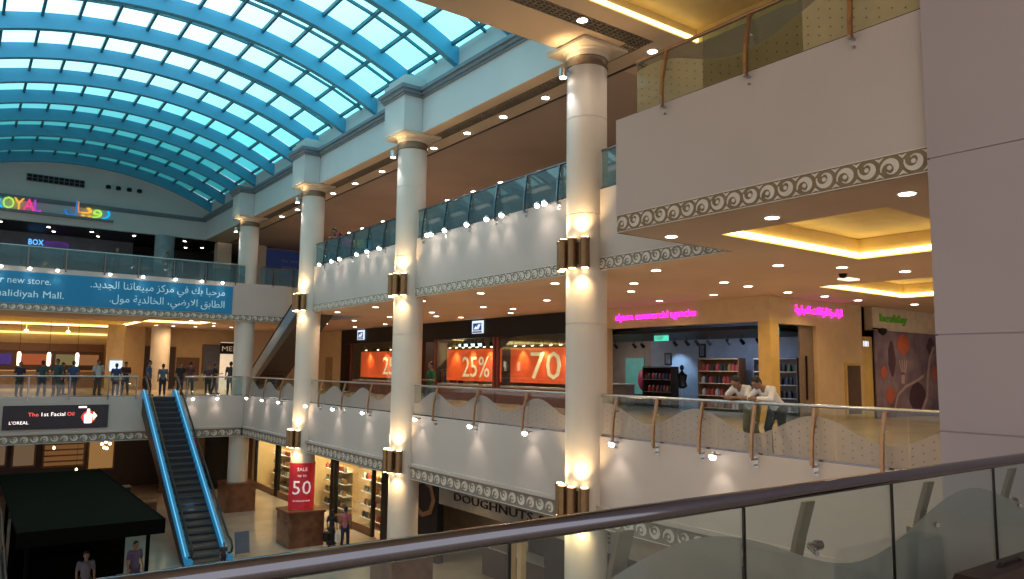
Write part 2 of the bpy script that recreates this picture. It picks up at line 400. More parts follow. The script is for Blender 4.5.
# gable ventilation grille and four floodlights
t = thing('vent_grille', 'dark louvred vent high on the gable wall above the coloured lettering', 'vent', (3.8, 49.84, 17.75))
B(2.33, 5.21, 49.83, 49.9, 17.74, 18.16).build('frame', M['grey'], t)
g = MB()
for i in range(11): g.box(2.38+i*.26, 2.38+i*.26+.21, 49.81, 49.83, 17.77, 17.93); g.box(2.38+i*.26, 2.38+i*.26+.21, 49.81, 49.83, 17.97, 18.13)
g.build('louvre', M['black'], t)
FL = None
for i, x in enumerate((6.43, 6.97, 7.56, 8.12)):
    lb = ['leftmost', 'second', 'third', 'rightmost'][i] + ' of four black floodlights on the gable wall'
    if FL is None:
        FL = t = thing('floodlight', lb, 'floodlight', (x, 49.8, 17.96), 'floodlights on the gable')
        MB().tube([(x, 49.9, 17.99), (x, 49.68, 17.99)], .03).build('bracket', M['black'], t)
        MB().lathe([(.05, .1), (.13, .06), (.15, -.1), (.1, -.13)], (x, 49.63, 17.97), 14).build('housing', M['black'], t, True)
    else: dup(FL, (x, 49.8, 17.96), lb)

# ------------------------------------------------------------------ skylight
RIBY = [14.08 + 2.94 * k for k in range(1, 13)]
xs = [XC - 7.30 + i * (14.6/28) for i in range(29)]
for k, y in enumerate(RIBY):
    if y > 49.8: break
    mb = MB(); n = len(xs)
    vs = [(x, y+dy, arc(x, RB)+.12) for dy in (-.12, .12) for x in xs] + [(x, y+dy, arc(x, RB)+.70) for dy in (-.12, .12) for x in xs]
    fs = []
    for i in range(n-1):
        fs += [(i, i+1, n+i+1, n+i), (2*n+i, 3*n+i, 3*n+i+1, 2*n+i+1), (i, 2*n+i, 2*n+i+1, i+1), (n+i, n+i+1, 3*n+i+1, 3*n+i)]
    fs += [(0, n, 3*n, 2*n), (n-1, 3*n-1, 4*n-1, 2*n-1)]
    mb.add(vs, fs)
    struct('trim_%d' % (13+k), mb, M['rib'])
yl = [13.9] + [y for y in RIBY if y < 49.8] + [49.9]
pur = [12.04 - 1.063*i for i in range(14)]
RG = RB + .67
kk = {0: 1.2, 1: 1.2, 2: 1.2, 3: 1.15, 4: 1.1, 5: 1.0, 6: .85, 7: .62, 8: .40, 9: .25, 10: .17, 11: .13, 12: .12}  # daylight painted into each bay's glass, dimmer towards the far end
for k in range(len(yl)-1):
    y0, y1 = yl[k]+.1, yl[k+1]-.1
    if y1 - y0 < .2: continue
    mb = MB()
    xx = [12.45] + pur
    for i in range(len(xx)-1):
        a, b = xx[i], xx[i+1]
        mb.add([(a, y0, arc(a, RG)), (b, y0, arc(b, RG)), (b, y1, arc(b, RG)), (a, y1, arc(a, RG))], [(0, 1, 2, 3)])
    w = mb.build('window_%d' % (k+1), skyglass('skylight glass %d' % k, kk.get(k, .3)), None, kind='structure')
    bars = MB()
    for x in pur:
        z = arc(x, RG); bars.box(x-.045, x+.045, y0, y1, z-.15, z-.02)
    ym = y0 + (y1-y0)*.44
    if y1-y0 > 1:
        for i in range(len(xx)-1):
            a, b = xx[i], xx[i+1]
            bars.bar((a, ym, arc(a, RG)-.05), (b, ym, arc(b, RG)-.05), .07, .1)
    bars.box(12.34, 12.45, y0, y1, arc(12.38, RG)-.17, arc(12.38, RG)+.02)
    bars.build('glazing_bar', M['bar'], w)
# springer blocks under the beam feet
# ------------------------------------------------------------------ columns
def column(y, label):
    t = thing('column', label, 'column', (XF, y, 0), 'round columns along the gallery')
    c = (XF, y, 0)
    MB().box(XF-.75, XF+.75, y-.75, y+.75, 0, 1.36).build('plinth', M['marble'], t)
    B(XF-.80, XF+.80, y-.80, y+.80, 1.36, 1.46).build('plinth_cap', M['marble'], t)
    prof = [(.5, 1.46), (.5, 3.6)]
    for z in (8.55, 11.2, 13.6): prof += [(.5, z-.01), (.488, z-.008), (.488, z+.008), (.5, z+.01)]
    prof += [(.5, 14.92)]
    MB().lathe(prof, c, 48).build('shaft', M['column'], t, True)
    MB().lathe([(.51, 14.90), (.53, 14.93), (.51, 14.96), (.51, 15.08), (.53, 15.12), (.51, 15.15)], c, 48).build('neck_ring', M['ring'], t, True)
    MB().lathe([(.52, 15.15), (.53, 15.20), (.53, 15.28), (.60, 15.32), (.60, 15.335)], c, 48).build('capital', M['cap'], t, True)
    B(XF-.72, XF+.72, y-.72, y+.72, 15.335, TOP-.01).build('abacus', M['cap'], t)
    return t
CL = ['nearest tall round column, with a bronze sconce and a yellowish sheen', 'second nearest round column, left of the large sale posters and clad below in brown marble',
      'round column wrapped near the ground in a red banner reading 50', 'farthest round column on the right side, in the corner of the atrium']
for y, l in zip(COLY, CL): column(y, l)

SC = None
def sconce(y, zc, label):
    global SC
    if SC is None:
        t = SC = thing('wall_sconce', label, 'sconce', (XF, y, zc), 'bronze sconces on the columns')
        cx, cy = XF, y
        bp = MB()
        bp.poly(lambda u, v, d: (cx - (.50+d)*math.cos(u), cy + (.50+d)*math.sin(u), zc + v), [(-.95, -.27), (.95, -.27), (.95, .27), (-.95, .27)], 0, .03)
        b2 = MB()
        for j in range(12):
            a0 = -.95 + j*1.9/12; a1 = a0 + 1.9/12
            b2.add([(cx-.515*math.cos(a), cy+.515*math.sin(a), zc+v) for a, v in ((a0,-.27),(a1,-.27),(a1,.27),(a0,.27))] , [(0,1,2,3)])
        b2.build('back_plate', M['bronze'], t)
        for a in (-.78, -.26, .26, .78):
            px, py = cx - .62*math.cos(a), cy + .62*math.sin(a)
            tb = MB().lathe([(.085, -.36), (.12, -.355), (.12, -.30), (.108, -.295), (.108, .295), (.12, .30), (.12, .355), (.085, .36)], (px, py, zc), 16).build('lamp_tube', M['bronze'], t, True)
            MB().lathe([(.08, -.375), (.08, -.362)], (px, py, zc), 12).lathe([(.08, .362), (.08, .375)], (px, py, zc), 12).build('bulb', M['lampwarm'], tb)
    else: t = dup(SC, (XF, y, zc), label)
    for a in (-.62, .45):
        for s in (1, -1):
            px, py = XF - .72*math.cos(a), y + .72*math.sin(a)
            lamp('SPOT', (px, py, zc+s*.44), 80 if s > 0 else 60, (1, .68, .33), .05, (XF-.35*math.cos(a), y+.35*math.sin(a), zc+s*1.9), 110, .9)
names = ['nearest', 'second nearest', 'third nearest']
for i in range(3):
    sconce(COLY[i], 10.22, 'bronze tube sconce high on the %s column, below the upper gallery glass' % names[i])
    sconce(COLY[i], 4.41, 'bronze tube sconce low on the %s column, beside the lower scroll band' % names[i])
# column floodlights
CF = None
for i, y in enumerate(COLY):
    lb = 'small grey flood lamp clipped under the capital of the %s column' % ['nearest', 'second nearest', 'third nearest', 'farthest'][i]
    loc = (11.52, y+.12, 14.72)
    if CF is None:
        x0, y0, z0 = loc
        CF = thing('flood_lamp', lb, 'lamp', loc, 'flood lamps under the capitals')
        MB().tube([(x0+.15, y0, z0+.1), (x0, y0, z0+.1)], .03, 8).build('arm', M['steel'], CF)
        MB().lathe([(.06, .14), (.10, .12), (.11, -.08), (.09, -.10)], (x0-.02, y0, z0), 14).build('housing', M['steel'], CF, True)
        MB().lathe([(.085, -.115), (.085, -.102)], (x0-.02, y0, z0), 14).build('lens', M['lamp'], CF)
    else: dup(CF, loc, lb)
    lamp('SPOT', (11.42, y+.1, 14.55), 55, (.95, .95, 1), .05, (11.75, y+.05, 12.5), 70, .8)
    lamp('SPOT', (11.30, y-.1, 14.85), 18 if i else 30, (1, .75, .42), .08, (11.5, y-.1, 15.4), 130, .9)

# ------------------------------------------------------------------ railings
def railing(name, label, axis, p0, p1, fixed, zb, out, posts, joints, wave=None, h=.955, mats=('glass', 'frost'), rail='steel', rr=.032, group=None, dots=False, postm='warmsteel', drop=.24, curve=.17):
    """axis 'y': runs along y at x=fixed; out = sign of the atrium side"""
    if axis == 'y': P = lambda s, n, z: (fixed + out*n, s, zb + z); loc = (fixed, (p0+p1)/2, zb)
    else: P = lambda s, n, z: (s, fixed + out*n, zb + z); loc = ((p0+p1)/2, fixed, zb)
    t = thing(name, label, 'railing', loc, group)
    MB().tube([P(p0, 0, h), P(p1, 0, h)], rr, 14).build('handrail', M[rail], t, True)
    js = [p0] + [j for j in joints if p0+.1 < j < p1-.1] + [p1]
    for a, b in zip(js[:-1], js[1:]):
        g = MB(); a2, b2 = a+.008, b-.008
        g.poly(lambda u, v, d: P(u, d, v), [(a2, .02), (b2, .02), (b2, h-rr), (a2, h-rr)], -.006, .006)
        go = g.build('glass_panel', M[mats[0]], t)
        if wave:
            n = max(6, int((b2-a2)/.08)); top = [(a2+(b2-a2)*i/n, wave(a2+(b2-a2)*i/n)) for i in range(n+1)]
            f = MB()
            vs = [P(u, .008, .02) for u, v in top] + [P(u, .008, v) for u, v in top]
            f.add(vs, [(i, i+1, n+2+i, n+1+i) for i in range(n)])
            f.build('frosted_film', M[mats[1]], go)
            if dots:
                d = MB(); st = .165; i0 = int(a2/st); 
                for i in range(i0, int(b2/st)+1):
                    u = i*st
                    if not a2+.03 < u < b2-.03: continue
                    for jv in range(5):
                        v = .12 + jv*.125 + (.06 if i % 2 else 0)
                        if v < wave(u)-.04:
                            d.poly(lambda uu, vv, dd: P(uu, dd, vv), [(u+.013*math.cos(q*PI/3), v+.013*math.sin(q*PI/3)) for q in range(6)], .009, .012)
                if d.v: d.build('dot_pattern', M['dots'], go)
    # bottom channel
    g = MB(); g.poly(lambda u, v, d: P(u, d, v), [(p0, 0), (p1, 0), (p1, .035), (p0, .035)], -.03, .03); g.build('base_channel', M[postm if postm != 'warmsteel' else 'darksteel'], t)
    for s in posts:
        m = MB(); w = .026
        path = [(.035, h-.03), (curve*.45, h*.78), (curve*.85, h*.45), (curve, .12), (curve, -drop*.4)]
        for (n0, z0), (n1, z1) in zip(path[:-1], path[1:]):
            q = [P(s-w, n0-.022, z0), P(s+w, n0-.022, z0), P(s+w, n0+.022, z0), P(s-w, n0+.022, z0), P(s-w, n1-.03, z1), P(s+w, n1-.03, z1), P(s+w, n1+.03, z1), P(s-w, n1+.03, z1)]
            m.add(q, [(0,1,2,3),(7,6,5,4),(0,4,5,1),(1,5,6,2),(2,6,7,3),(3,7,4,0)])
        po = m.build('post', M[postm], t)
        c = MB()
        c.tube([P(s, .03, -drop*.35), P(s, curve+.05, -drop*.35)], .022, 8).tube([P(s, .03, -drop*.8), P(s, curve*.8, -drop*.8)], .018, 8)
        c.poly(lambda u, v, d: P(u, d, v), [(s-.05, -drop), (s+.05, -drop), (s+.05, -drop*.15), (s-.05, -drop*.15)], .03, .045)
        c.tube([P(s, 0.0, h*.62), P(s, curve*.75, h*.62)], .015, 8)
        c.build('clamp', M['steel'], po)
    return t
# right gallery, first floor
wv = lambda ph, per=2.62, a=.20, b=.58: (lambda s: b + a*math.cos(2*PI*(s-ph)/per))
def seq(a, st, lo, hi): 
    r = []; s = a + st * math.floor((lo - a) / st + 1)
    while s < hi: r.append(s); s += st
    return r
bays1 = [(4.1, 13.05, 'between the right-hand pier and the nearest column'), (14.11, 22.06, 'in front of the shop with red sale posters'), (23.12, 31.12, 'between the second and third nearest columns'), (32.18, 40.1, 'between the red-banner column and the far corner')]
for a, b, l in bays1:
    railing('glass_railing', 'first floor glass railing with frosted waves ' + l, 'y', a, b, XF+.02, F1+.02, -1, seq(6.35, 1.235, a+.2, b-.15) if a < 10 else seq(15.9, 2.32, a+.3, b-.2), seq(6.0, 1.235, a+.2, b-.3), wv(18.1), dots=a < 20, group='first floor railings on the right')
# right gallery, second floor (teal glass)
bays2 = [(9.35, 13.05, 'just right of the nearest column, behind the balcony'), (14.11, 22.06, 'left of the nearest column'), (23.12, 31.12, 'left of the second nearest column')]
for a, b, l in bays2:
    railing('glass_railing', 'second floor teal glass railing ' + l, 'y', a, b, XF+.02, F2+.02, -1, seq(16.0, 1.4, a+.15, b-.15), seq(15.7, 1.4, a+.2, b-.3), wv(17, 2.8), mats=('tealglass', 'tealglass'), rail='darksteel', postm='darksteel', curve=.12, group='second floor railings on the right')
# projecting balcony
railing('glass_railing', 'balcony glass railing with dotted film at the upper right', 'y', 4.1, 8.86, 9.11, F2+.06, -1, [8.15, 6.52, 4.92], [7.42, 5.7], lambda s: .36 + .44*(.5+.5*math.cos(2*PI*(s-4.9)/3.6)), mats=('glass', 'frost_bal'), rail='warmsteel', dots=True, h=.93)
railing('glass_railing', 'short return of the balcony glass railing behind its left end', 'x', 9.11, 12.0, 8.86, F2+.06, 1, [], [10.5], None, rail='warmsteel', h=.93)
# far galleries
railing('glass_railing', 'far second floor glass railing above the blue banner', 'x', -2.3, 11.9, YE+.03, F2+.02, -1, [], seq(5.15, 1.61, -2, 11.8), wv(3.9, 3.4, .22, .50), mats=('tealglass', 'tealglass'), rail='steel', postm='darksteel', curve=.07)
railing('glass_railing', 'far second floor glass railing in the corner beside the rising escalator', 'x', 12.7, 15.2, YE+.03, F2+.02, -1, [13.4, 14.5], [], None, mats=('tealglass', 'tealglass'), rail='darksteel', postm='darksteel', curve=.07)
railing('glass_railing', 'far first floor glass railing above the black video screen', 'x', -2.3, 7.05, YE+.03, F1+.02, -1, [], seq(.5, 1.6, -2, 7), None, rail='steel', rr=.04, postm='darksteel', curve=.07)
railing('glass_railing', 'far first floor glass railing right of the blue escalator', 'x', 9.2, 12.05, YE+.03, F1+.02, -1, [], [10.6], None, rail='steel', rr=.04, postm='darksteel', curve=.07)
# slender posts of the far railings
for (name, zb, xs_) in (('second', F2, [-1.2, .6, 2.2, 3.7, 5.3, 6.76, 8.37, 9.9, 11.4]), ('first', F1, [-1, .9, 2.6, 4.2, 5.8, 7.0, 9.3, 10.7])):
    P0 = None
    for x in xs_:
        lb = 'slim upright of the far %s floor railing' % name
        if P0 is None:
            P0 = thing('railing_upright', lb, 'upright', (x, YE-.07, zb), 'uprights of the far %s floor railing' % name)
            B(x-.03, x+.03, YE-.075, YE-.035, zb-.1, zb+.93).build('post', M['darksteel'], P0)
            MB().box(x-.04, x+.04, YE-.05, YE-.022, zb-.12, zb-.03).build('bracket', M['steel'], P0)
        else: dup(P0, (x, YE-.07, zb), lb)

# near railing in front of the camera
wvn = lambda s: .67 + .14*math.cos(2*PI*(s-2.72)/2.68)
NR = mat('handrail steel', (.20, .21, .26), .09, 1.0, scale=14, var=.02); M['nearsteel'] = NR
t = railing('glass_railing', 'near glass railing with thick steel handrail crossing the bottom of the view', 'x', -1.6, 8.9, 2.28, F1, 1, [], [.30-1.37, .30, 1.67, 3.04, 4.41, 5.78, 7.15], wvn, mats=('glass', 'frost_near'), rail='nearsteel', rr=.038, h=.953, dots=True)
for s in (.30-1.37, .30, 1.67, 3.04, 4.41, 5.78, 7.15): B(s-.004, s+.004, 2.272, 2.288, F1+.03, F1+.915).build('joint_seal', M['black'], t)
for s in (-.40, .92, 2.24, 3.57, 4.88, 6.13, 7.5):
    m = MB(); w = .042; s += .05
    path = [(.03, .885), (.085, .70), (.15, .42), (.17, .05), (.17, -.12)]
    for (n0, z0), (n1, z1) in zip(path[:-1], path[1:]):
        q = [(s+dx, 2.28+nn+dn, F1+z) for nn, z in ((n0, z0), (n1, z1)) for dx, dn in ((-w, -.014), (w, -.014), (w, .014), (-w, .014))]
        m.add(q, [(0,1,2,3),(7,6,5,4),(0,4,5,1),(1,5,6,2),(2,6,7,3),(3,7,4,0)])
    po = m.build('post', mat('matt bronze grey post', (.24, .20, .14), .45, .55), t)
    c = MB().tube([(s+.0, 2.27, F1+.63), (s+.12, 2.385, F1+.63)], .014, 10).tube([(s+.12, 2.385, F1+.63), (s+.19, 2.39, F1+.625)], .020, 10).tube([(s+.19, 2.39, F1+.625), (s+.22, 2.39, F1+.625)], .028, 12)
    c.box(s-.045, s+.045, 2.40, 2.44, F1+.47, F1+.60)
    c.build('clamp', M['darksteel'], po)

# ------------------------------------------------------------------ spotlights along the gallery edges
SP = None
def spot(loc, dirx, diry, label, group, power=14, col=(1, .86, .74)):
    """small spotlight on a bracket; copies share mesh (two orientations)"""
    global SPS
    key = (dirx, diry); x, y, z = loc
    if key not in SPS:
        t = SPS[key] = thing('spotlight', label, 'spotlight', loc, group)
        MB().tube([(x - dirx*.22, y - diry*.22, z), (x, y, z)], .018, 8).build('arm', M['steel'], t)
        h = MB().tube([(x-.02*dirx, y-.02*diry, z+.07), (x, y, z-.0)], [.05, .075], 12).build('housing', M['steel'], t, True)
        MB().ball((x, y, z-.02), .072, 12, 8).build('lens', M['lamp'], t, True)
    else: t = dup(SPS[key], loc, label, group)
    if power: lamp('SPOT', (x + dirx*.10, y + diry*.10, z-.12), power, col, .05, (x - dirx*.30, y - diry*.30, z-1.0), 80, .9)
SPS = {}
for y in (9.6, 12.4, 15.6, 18.2, 21.4, 25.3, 28.0, 30.8, 34.2, 36.5, 38.9):
    spot((XF-.30, y, F1-.06), -1, 0, 'white spotlight under the first floor railing on the right', 'spotlights along the first floor edge', 11)
for y in (30.0, 28.7, 27.9, 26.3, 25.4, 24.4, 20.95, 20.7, 19.86, 18.6, 17.55, 16.81, 15.2, 14.9):
    spot((XF-.28, y, F2-.03), -1, 0, 'white spotlight under the second floor teal railing on the right', 'spotlights along the second floor edge', 8, (1, .88, .8))
for x in (-.6, 1.2, 2.28, 3.36, 5.5, 6.94, 8.41, 9.66, 10.68):
    spot((x, YE-.30, F2-.05), 0, -1, 'white spotlight above the blue banner on the far fascia', 'spotlights along the far second floor edge', 8)
for x in (9.56, 10.73):
    spot((x, YE-.28, F1-.10), 0, -1, 'white spotlight on the far first floor fascia right of the escalator', 'spotlights along the far first floor edge', 12)

# ------------------------------------------------------------------ downlights
DLS = {}
def downlight(x, y, z, label, group, r=.11, power=0, col=(1, .72, .42), m='downl'):
    key = (r, m)
    if key not in DLS:
        t = DLS[key] = thing('ceiling_downlight', label, 'downlight', (x, y, z), group)
        MB().lathe([(r*1.25, -.012), (r*1.25, 0)], (x, y, z), 20).build('rim', M['white'], t)
        MB().lathe([(r, -.022), (r, -.0125)], (x, y, z), 20).build('lens', M[m], t)
    else: dup(DLS[key], (x, y, z), label, group)
    if power: lamp('SPOT', (x, y, z-.06), power*2.2, col, .08, (x, y, 0), 135, .8)
for i, (x, y) in enumerate([(9.89, 4.75), (9.89, 6.79), (9.96, 8.88)]):
    downlight(x, y, CZ1, ['large round downlight nearest the grey pier under the balcony', 'large round downlight in the middle of the balcony underside', 'large round downlight at the left tip of the balcony underside'][i], 'balcony downlights', .10, 50)
for x, y in [(14.47, 9.81), (15.79, 9.08), (17.46, 8.51), (16.2, 12.63), (17.43, 12.78), (19.58, 12.97), (21.41, 12.9), (23.32, 12.9), (26.0, 12.4), (25.8, 11.4), (27.6, 12.3), (29.3, 12.0), (13.1, 12.16), (14.62, 14.38), (16.04, 15.9), (18.6, 14.9), (18.9, 17.4)]:
    downlight(x, y, CZ1, 'round downlight in the orange lit ceiling before the pink lettered shop', 'downlights before the pink lettered shop', .11, 42 if (x*10) % 3 < 2 else 0)
for x, y in [(13.04, 15.83), (16.06, 19.92), (13.05, 19.5), (16.06, 23.8), (13.05, 23.2), (16.06, 27.7), (13.05, 26.9), (18.6, 21.6), (18.6, 25.5), (18.6, 29.4), (16.06, 31.6), (13.05, 30.6), (18.6, 33.2), (16.06, 35.5), (18.6, 37.1), (16.1, 39.3), (18.6, 41), (17.4, 23.7), (17.4, 29.6)]:
    downlight(x, y, CZ1, 'round downlight in the ceiling before the red poster shop', 'downlights before the red poster shop', .11, 42)
for y in [14.6, 16.72, 18.86, 20.97, 23.2, 25.2, 27.36, 29.94, 32.33, 34.6, 36.9, 39.2]:
    downlight(13.37, y, TOP, 'round white downlight in the upper ceiling row beside the skylight', 'upper ceiling row of downlights', .11, 28, (1, .85, .75), 'lamp')
for y in [43.55, 41.55, 39.73, 37.06, 34.9, 32.6, 30.31, 28.05, 25.91]:
    downlight(18.3, y, TOP+.04, 'white downlight deep in the dim upper gallery ceiling', 'deep upper gallery downlights', .12, 45, (1, .8, .65), 'lamp')
downlight(10.93, 12.95-.6, TOP, 'white downlight in the beige ceiling above the nearest column', 'near upper ceiling downlights', .115, 40, (1, .85, .7), 'lamp')
downlight(13.45, 12.55, TOP, 'white downlight right of the grille corner near the balcony rail', 'near upper ceiling downlights', .115, 40, (1, .85, .7), 'lamp')
for x, y in [(9.8, 42.2), (10.5, 42.9), (11.4, 43.9), (12.6, 42.4), (13.3, 43.2), (12.2, 47.0), (13.4, 47.6), (14.6, 47.2), (10.4, 49.2), (11.6, 48.8), (9.4, 49), (16.2, 44.2)]:
    downlight(x, y, CZ1, 'small downlight in the far first floor ceiling right of the escalator', 'far first floor downlights', .09, 16)

for y in [14, 18, 22, 26, 30.5, 34, 38, 42, 45]:  # unseen downlights added to brighten the ground floor
    downlight(13.7, y, CZ0, 'added downlight brightening the ground floor under the right first floor gallery', 'added ground floor gallery downlights', .11, 45)
for x in (9.6, 11.2): downlight(x, 44, CZ0, 'added downlight brightening the ground floor under the far gallery', 'added far ground floor downlights', .11, 25)  # two more added the same way, under the far gallery
# coves
def cove(x0, x1, y0, y1, z0, z1, label, m='cove', sides='NE'):
    """slim glowing tube set on a small ledge round the recess"""
    mb = MB(); e = .05
    if 'N' in sides: mb.box(x0+.02, x1-.02, y1-e-.02, y1-.02, z0, z0+.09)
    if 'E' in sides: mb.box(x1-e-.02, x1-.02, y0+.02, y1-.1, z0, z0+.09)
    if 'W' in sides: mb.box(x0+.02, x0+.02+e, y0+.02, y1-.1, z0, z0+.09)
    if 'S' in sides: mb.box(x0+.1, x1-.1, y0+.02, y0+.02+e, z0, z0+.09)
    t = thing('cove_light', label, 'cove light', ((x0+x1)/2, (y0+y1)/2, z0)); mb.build('light_strip', M[m], t)
    w = MB().box(x0-.001, x1+.001, y1-.012, y1, z0-.03, z0+.38).box(x1-.012, x1, y0, y1, z0-.03, z0+.38).box(x0, x0+.012, y0, y1, z0-.03, z0+.38)
    w.build('recess_lining', M['cove_in'], t)
    return t
cove(*H1, CZ1+.03, CZ1+.36, 'bright yellow cove light in the ceiling recess under the balcony', sides='NEW')
cove(*H2, CZ1+.03, CZ1+.36, 'yellow cove light in the farther recess above the green sign', sides='NEW')
cove(*UC, TOP+.03, TOP+.27, 'yellow cove light round the recess in the highest ceiling', 'coveup', 'NW')
cove(*H3, CZ1+.03, CZ1+.40, 'long yellow cove light over the far food counters', 'coved', sides='NE')
cove(8.0, 11.2, 43.2, 46.0, CZ1+.03, CZ1+.36, 'small yellow cove light at the far end above the escalator landing', 'coved', sides='NE')

# ================================================================== SHOPS, first floor right (X = 20 plane)
XS = 20.0
# pink lettered shop shell
struct('wall_pink_shop', MB().box(XS, XS+.3, 14.2, 22.6, 9.04, CZ1).box(XS, XS+.3, 21.12, 22.6, F1, 9.04)
       .box(XS, 25.3, 13.9, 14.2, 8.98, CZ1).box(22.5, 23.3, 13.9, 14.2, F1, 8.98).box(23.3, 25.3, 13.9, 14.2, F1, 8.98), M['beige'])
struct('wall_pink_shop_corner', MB().box(XS-.02, XS+.42, 13.88, 14.32, F1, 9.04), M['yellowstone'])
struct('wall_pink_shop_back', MB().box(25.8, 26, 14.2, 24.3, F1, CZ1), M['bluewhite'])
struct('wall_pink_shop_side', MB().box(21.15, 25.8, 28.4, 28.5, F1, CZ1).box(25.8, 26, 24.3, 28.5, F1, CZ1), mat('taupe wall', (.30, .24, .20), .6))
struct('ceiling', MB().box(XS+.45, 25.8, 14.9, 22.48, 8.83, 8.95).box(21.15, 25.8, 22.48, 28.5, 8.83, 8.95), M['black'])
o = text('shop_sign', 'alyasra commercial agencies', (XS-.04, 20.6, 9.33), 'X', .36, M['pink'], width=3.85, extrude=.05)
tag(o, 'glowing pink lettering reading alyasra commercial agencies over the shop window', 'sign')
o = text('shop_sign', arabic('\u0627\u0644\u064a\u0627\u0633\u0631\u0629 \u0644\u0644\u0648\u0643\u0627\u0644\u0627\u062a \u0627\u0644\u062a\u062c\u0627\u0631\u064a\u0629'), (21.3, 13.86, 9.36), 'Y', .34, M['pink'], width=2.7, extrude=.05)
tag(o, 'glowing pink Arabic lettering over the narrow side entrance', 'sign')
# sliding door leaf and exit sign of the side entrance
t = thing('shop_door', 'half open glazed door with brown frame at the narrow side entrance', 'door', (22.1, 14.05, F1))
B(21.75, 22.5, 14.02, 14.08, F1, 8.98).build('door_leaf', mat('grey brown door', (.20, .14, .09), .5), t)
B(22.0, 22.05, 13.96, 14.0, F1+.7, F1+2.1).build('handle', M['black'], t)
for (loc, face, lb) in (((22.0, 20.2, 8.62), 'X', 'green exit sign inside the pink lettered shop'), ((21.1, 14.5, 8.66), 'Y', 'green exit sign inside the narrow side entrance')):
    x, y, z = loc; t = thing('exit_sign', lb, 'sign', loc)
    if face == 'X':
        B(x, x+.06, y-.35, y+.35, z, z+.24).build('box', em('exit green', (.10, .8, .55), .8), t); text('lettering', 'EXIT', (x-.01, y+.25, z+.05), 'X', .2, M['white'], t)
    else:
        B(x-.25, x+.25, y, y+.06, z, z+.24).build('box', M['exit'] if 'exit' in M else em('exit green', (.10, .8, .55), .8), t); text('lettering', 'EXIT', (x-.2, y-.01, z+.05), 'Y', .17, M['white'], t)
lamp('AREA', (23.4, 18.5, 8.78), 75, (.62, .74, 1), 2.2, (24.5, 19.5, F1))
lamp('AREA', (23.6, 25.3, 8.78), 50, (.9, .8, .75), 1.5, (24.5, 24.5, F1))
lamp('SPOT', (24.8, 22.7, 8.75), 130, (.5, .75, 1), .1, (25.8, 22.5, 6.5), 80)
# track spots
TS = None
for i, (x, y) in enumerate([(24.6, 25.4), (24.6, 24.2), (24.5, 23.6), (23.6, 20.9), (23.4, 20.1), (23.4, 19.6), (23.4, 19.0), (23.4, 18.1), (23.3, 17.4), (23.3, 16.7), (23.3, 16.2), (22.2, 15.4)]):
    lb = 'small black track spotlight under the dark shop ceiling'
    if TS is None:
        TS = thing('track_spotlight', lb, 'spotlight', (x, y, 8.6), 'track spotlights in the pink lettered shop')
        MB().tube([(x, y, 8.83), (x, y, 8.63)], .012, 6).build('stem', M['black'], TS)
        MB().tube([(x-.09, y, 8.65), (x+.09, y, 8.51)], [.055, .075], 10).build('housing', M['black'], TS, True)
    else: dup(TS, (x, y, 8.6), lb)
# shop furniture
def shelf_unit(x, y0, y1, h, n, label, m, boardm):
    t = thing('shelf_unit', label, 'shelves', (x, (y0+y1)/2, F1))
    B(x+.42, x+.45, y0, y1, F1, F1+h).build('back_panel', m, t)
    for y in (y0, y1-.04): B(x, x+.42, y, y+.04, F1, F1+h).build('side_panel', m, t)
    for k in range(n): B(x, x+.42, y0+.04, y1-.04, F1+.1+k*(h-.15)/(n-.999+.0)*(1 if n > 1 else 0), F1+.13+k*(h-.15)/(n-.999)*(1 if n > 1 else 0)).build('shelf', boardm, t)
    return t
prodm = [mat('product %d' % i, c, .5) for i, c in enumerate([(.35,.05,.04),(.04,.07,.16),(.45,.4,.35),(.03,.03,.03),(.3,.16,.05),(.12,.2,.12),(.5,.12,.2)])]
PR = {}
def product(x, y, z, k, label, group):
    if k not in PR:
        t = MB().box(x, x+.16, y-.06, y+.06, z, z+.20).add([(x+.02,y-.045,z+.20),(x+.14,y-.045,z+.20),(x+.14,y+.045,z+.20),(x+.02,y+.045,z+.20),(x+.05,y-.02,z+.27),(x+.11,y-.02,z+.27),(x+.11,y+.02,z+.27),(x+.05,y+.02,z+.27)],[(0,1,5,4),(1,2,6,5),(2,3,7,6),(3,0,4,7),(4,5,6,7)])
        t.v = [(a-x, b-y, c-z) for a, b, c in t.v]
        o = t.build('boxed_product', prodm[k]); PR[k] = o
    else: o = PR[k].copy(); COL.objects.link(o)
    o.location = (x, y, z); tag(o, label, 'product', group)
units = [(24.6, 22.0, 23.7, 1.75, 4, 'dark shelf unit of small goods behind the shop window', 'darkbrown', 'grey'),
         (24.4, 18.4, 20.4, 2.1, 5, 'tall shelf unit with reddish goods near the leaning men', 'wood', 'beige'),
         (24.6, 16.0, 17.9, 2.1, 5, 'tall pale shelf unit beside the yellow stone corner', 'grey', 'white')]
for ui, (x, y0, y1, h, n, lb, m, bm) in enumerate(units):
    shelf_unit(x, y0, y1, h, n, lb, M[m], M[bm])
    for k in range(n-1):
        z = F1+.13+k*(h-.15)/(n-.999); y = y0+.15
        while y < y1-.12:
            kk_ = random.choice([[0,1,3,4,0],[0,4,0,3,2],[1,2,3,5,3]][ui])
            product(x+.08, y, z, kk_, 'small boxed product on the ' + lb.split(' of ')[0].split(' with ')[0].split(' beside')[0], 'goods on the ' + ['dark', 'reddish', 'pale'][ui] + ' shelf unit'); y += random.uniform(.17, .26)
t = thing('shop_counter', 'long pale counter at the left of the pink lettered shop', 'counter', (24.1, 24.0, F1))
B(23.8, 24.3, 23.9, 26.2, F1, F1+.92).build('front_panel', mat('pale counter', (.30, .24, .19), .5), t)
B(23.75, 24.35, 23.85, 26.25, F1+.92, F1+.98).build('counter_top', M['white'], t)
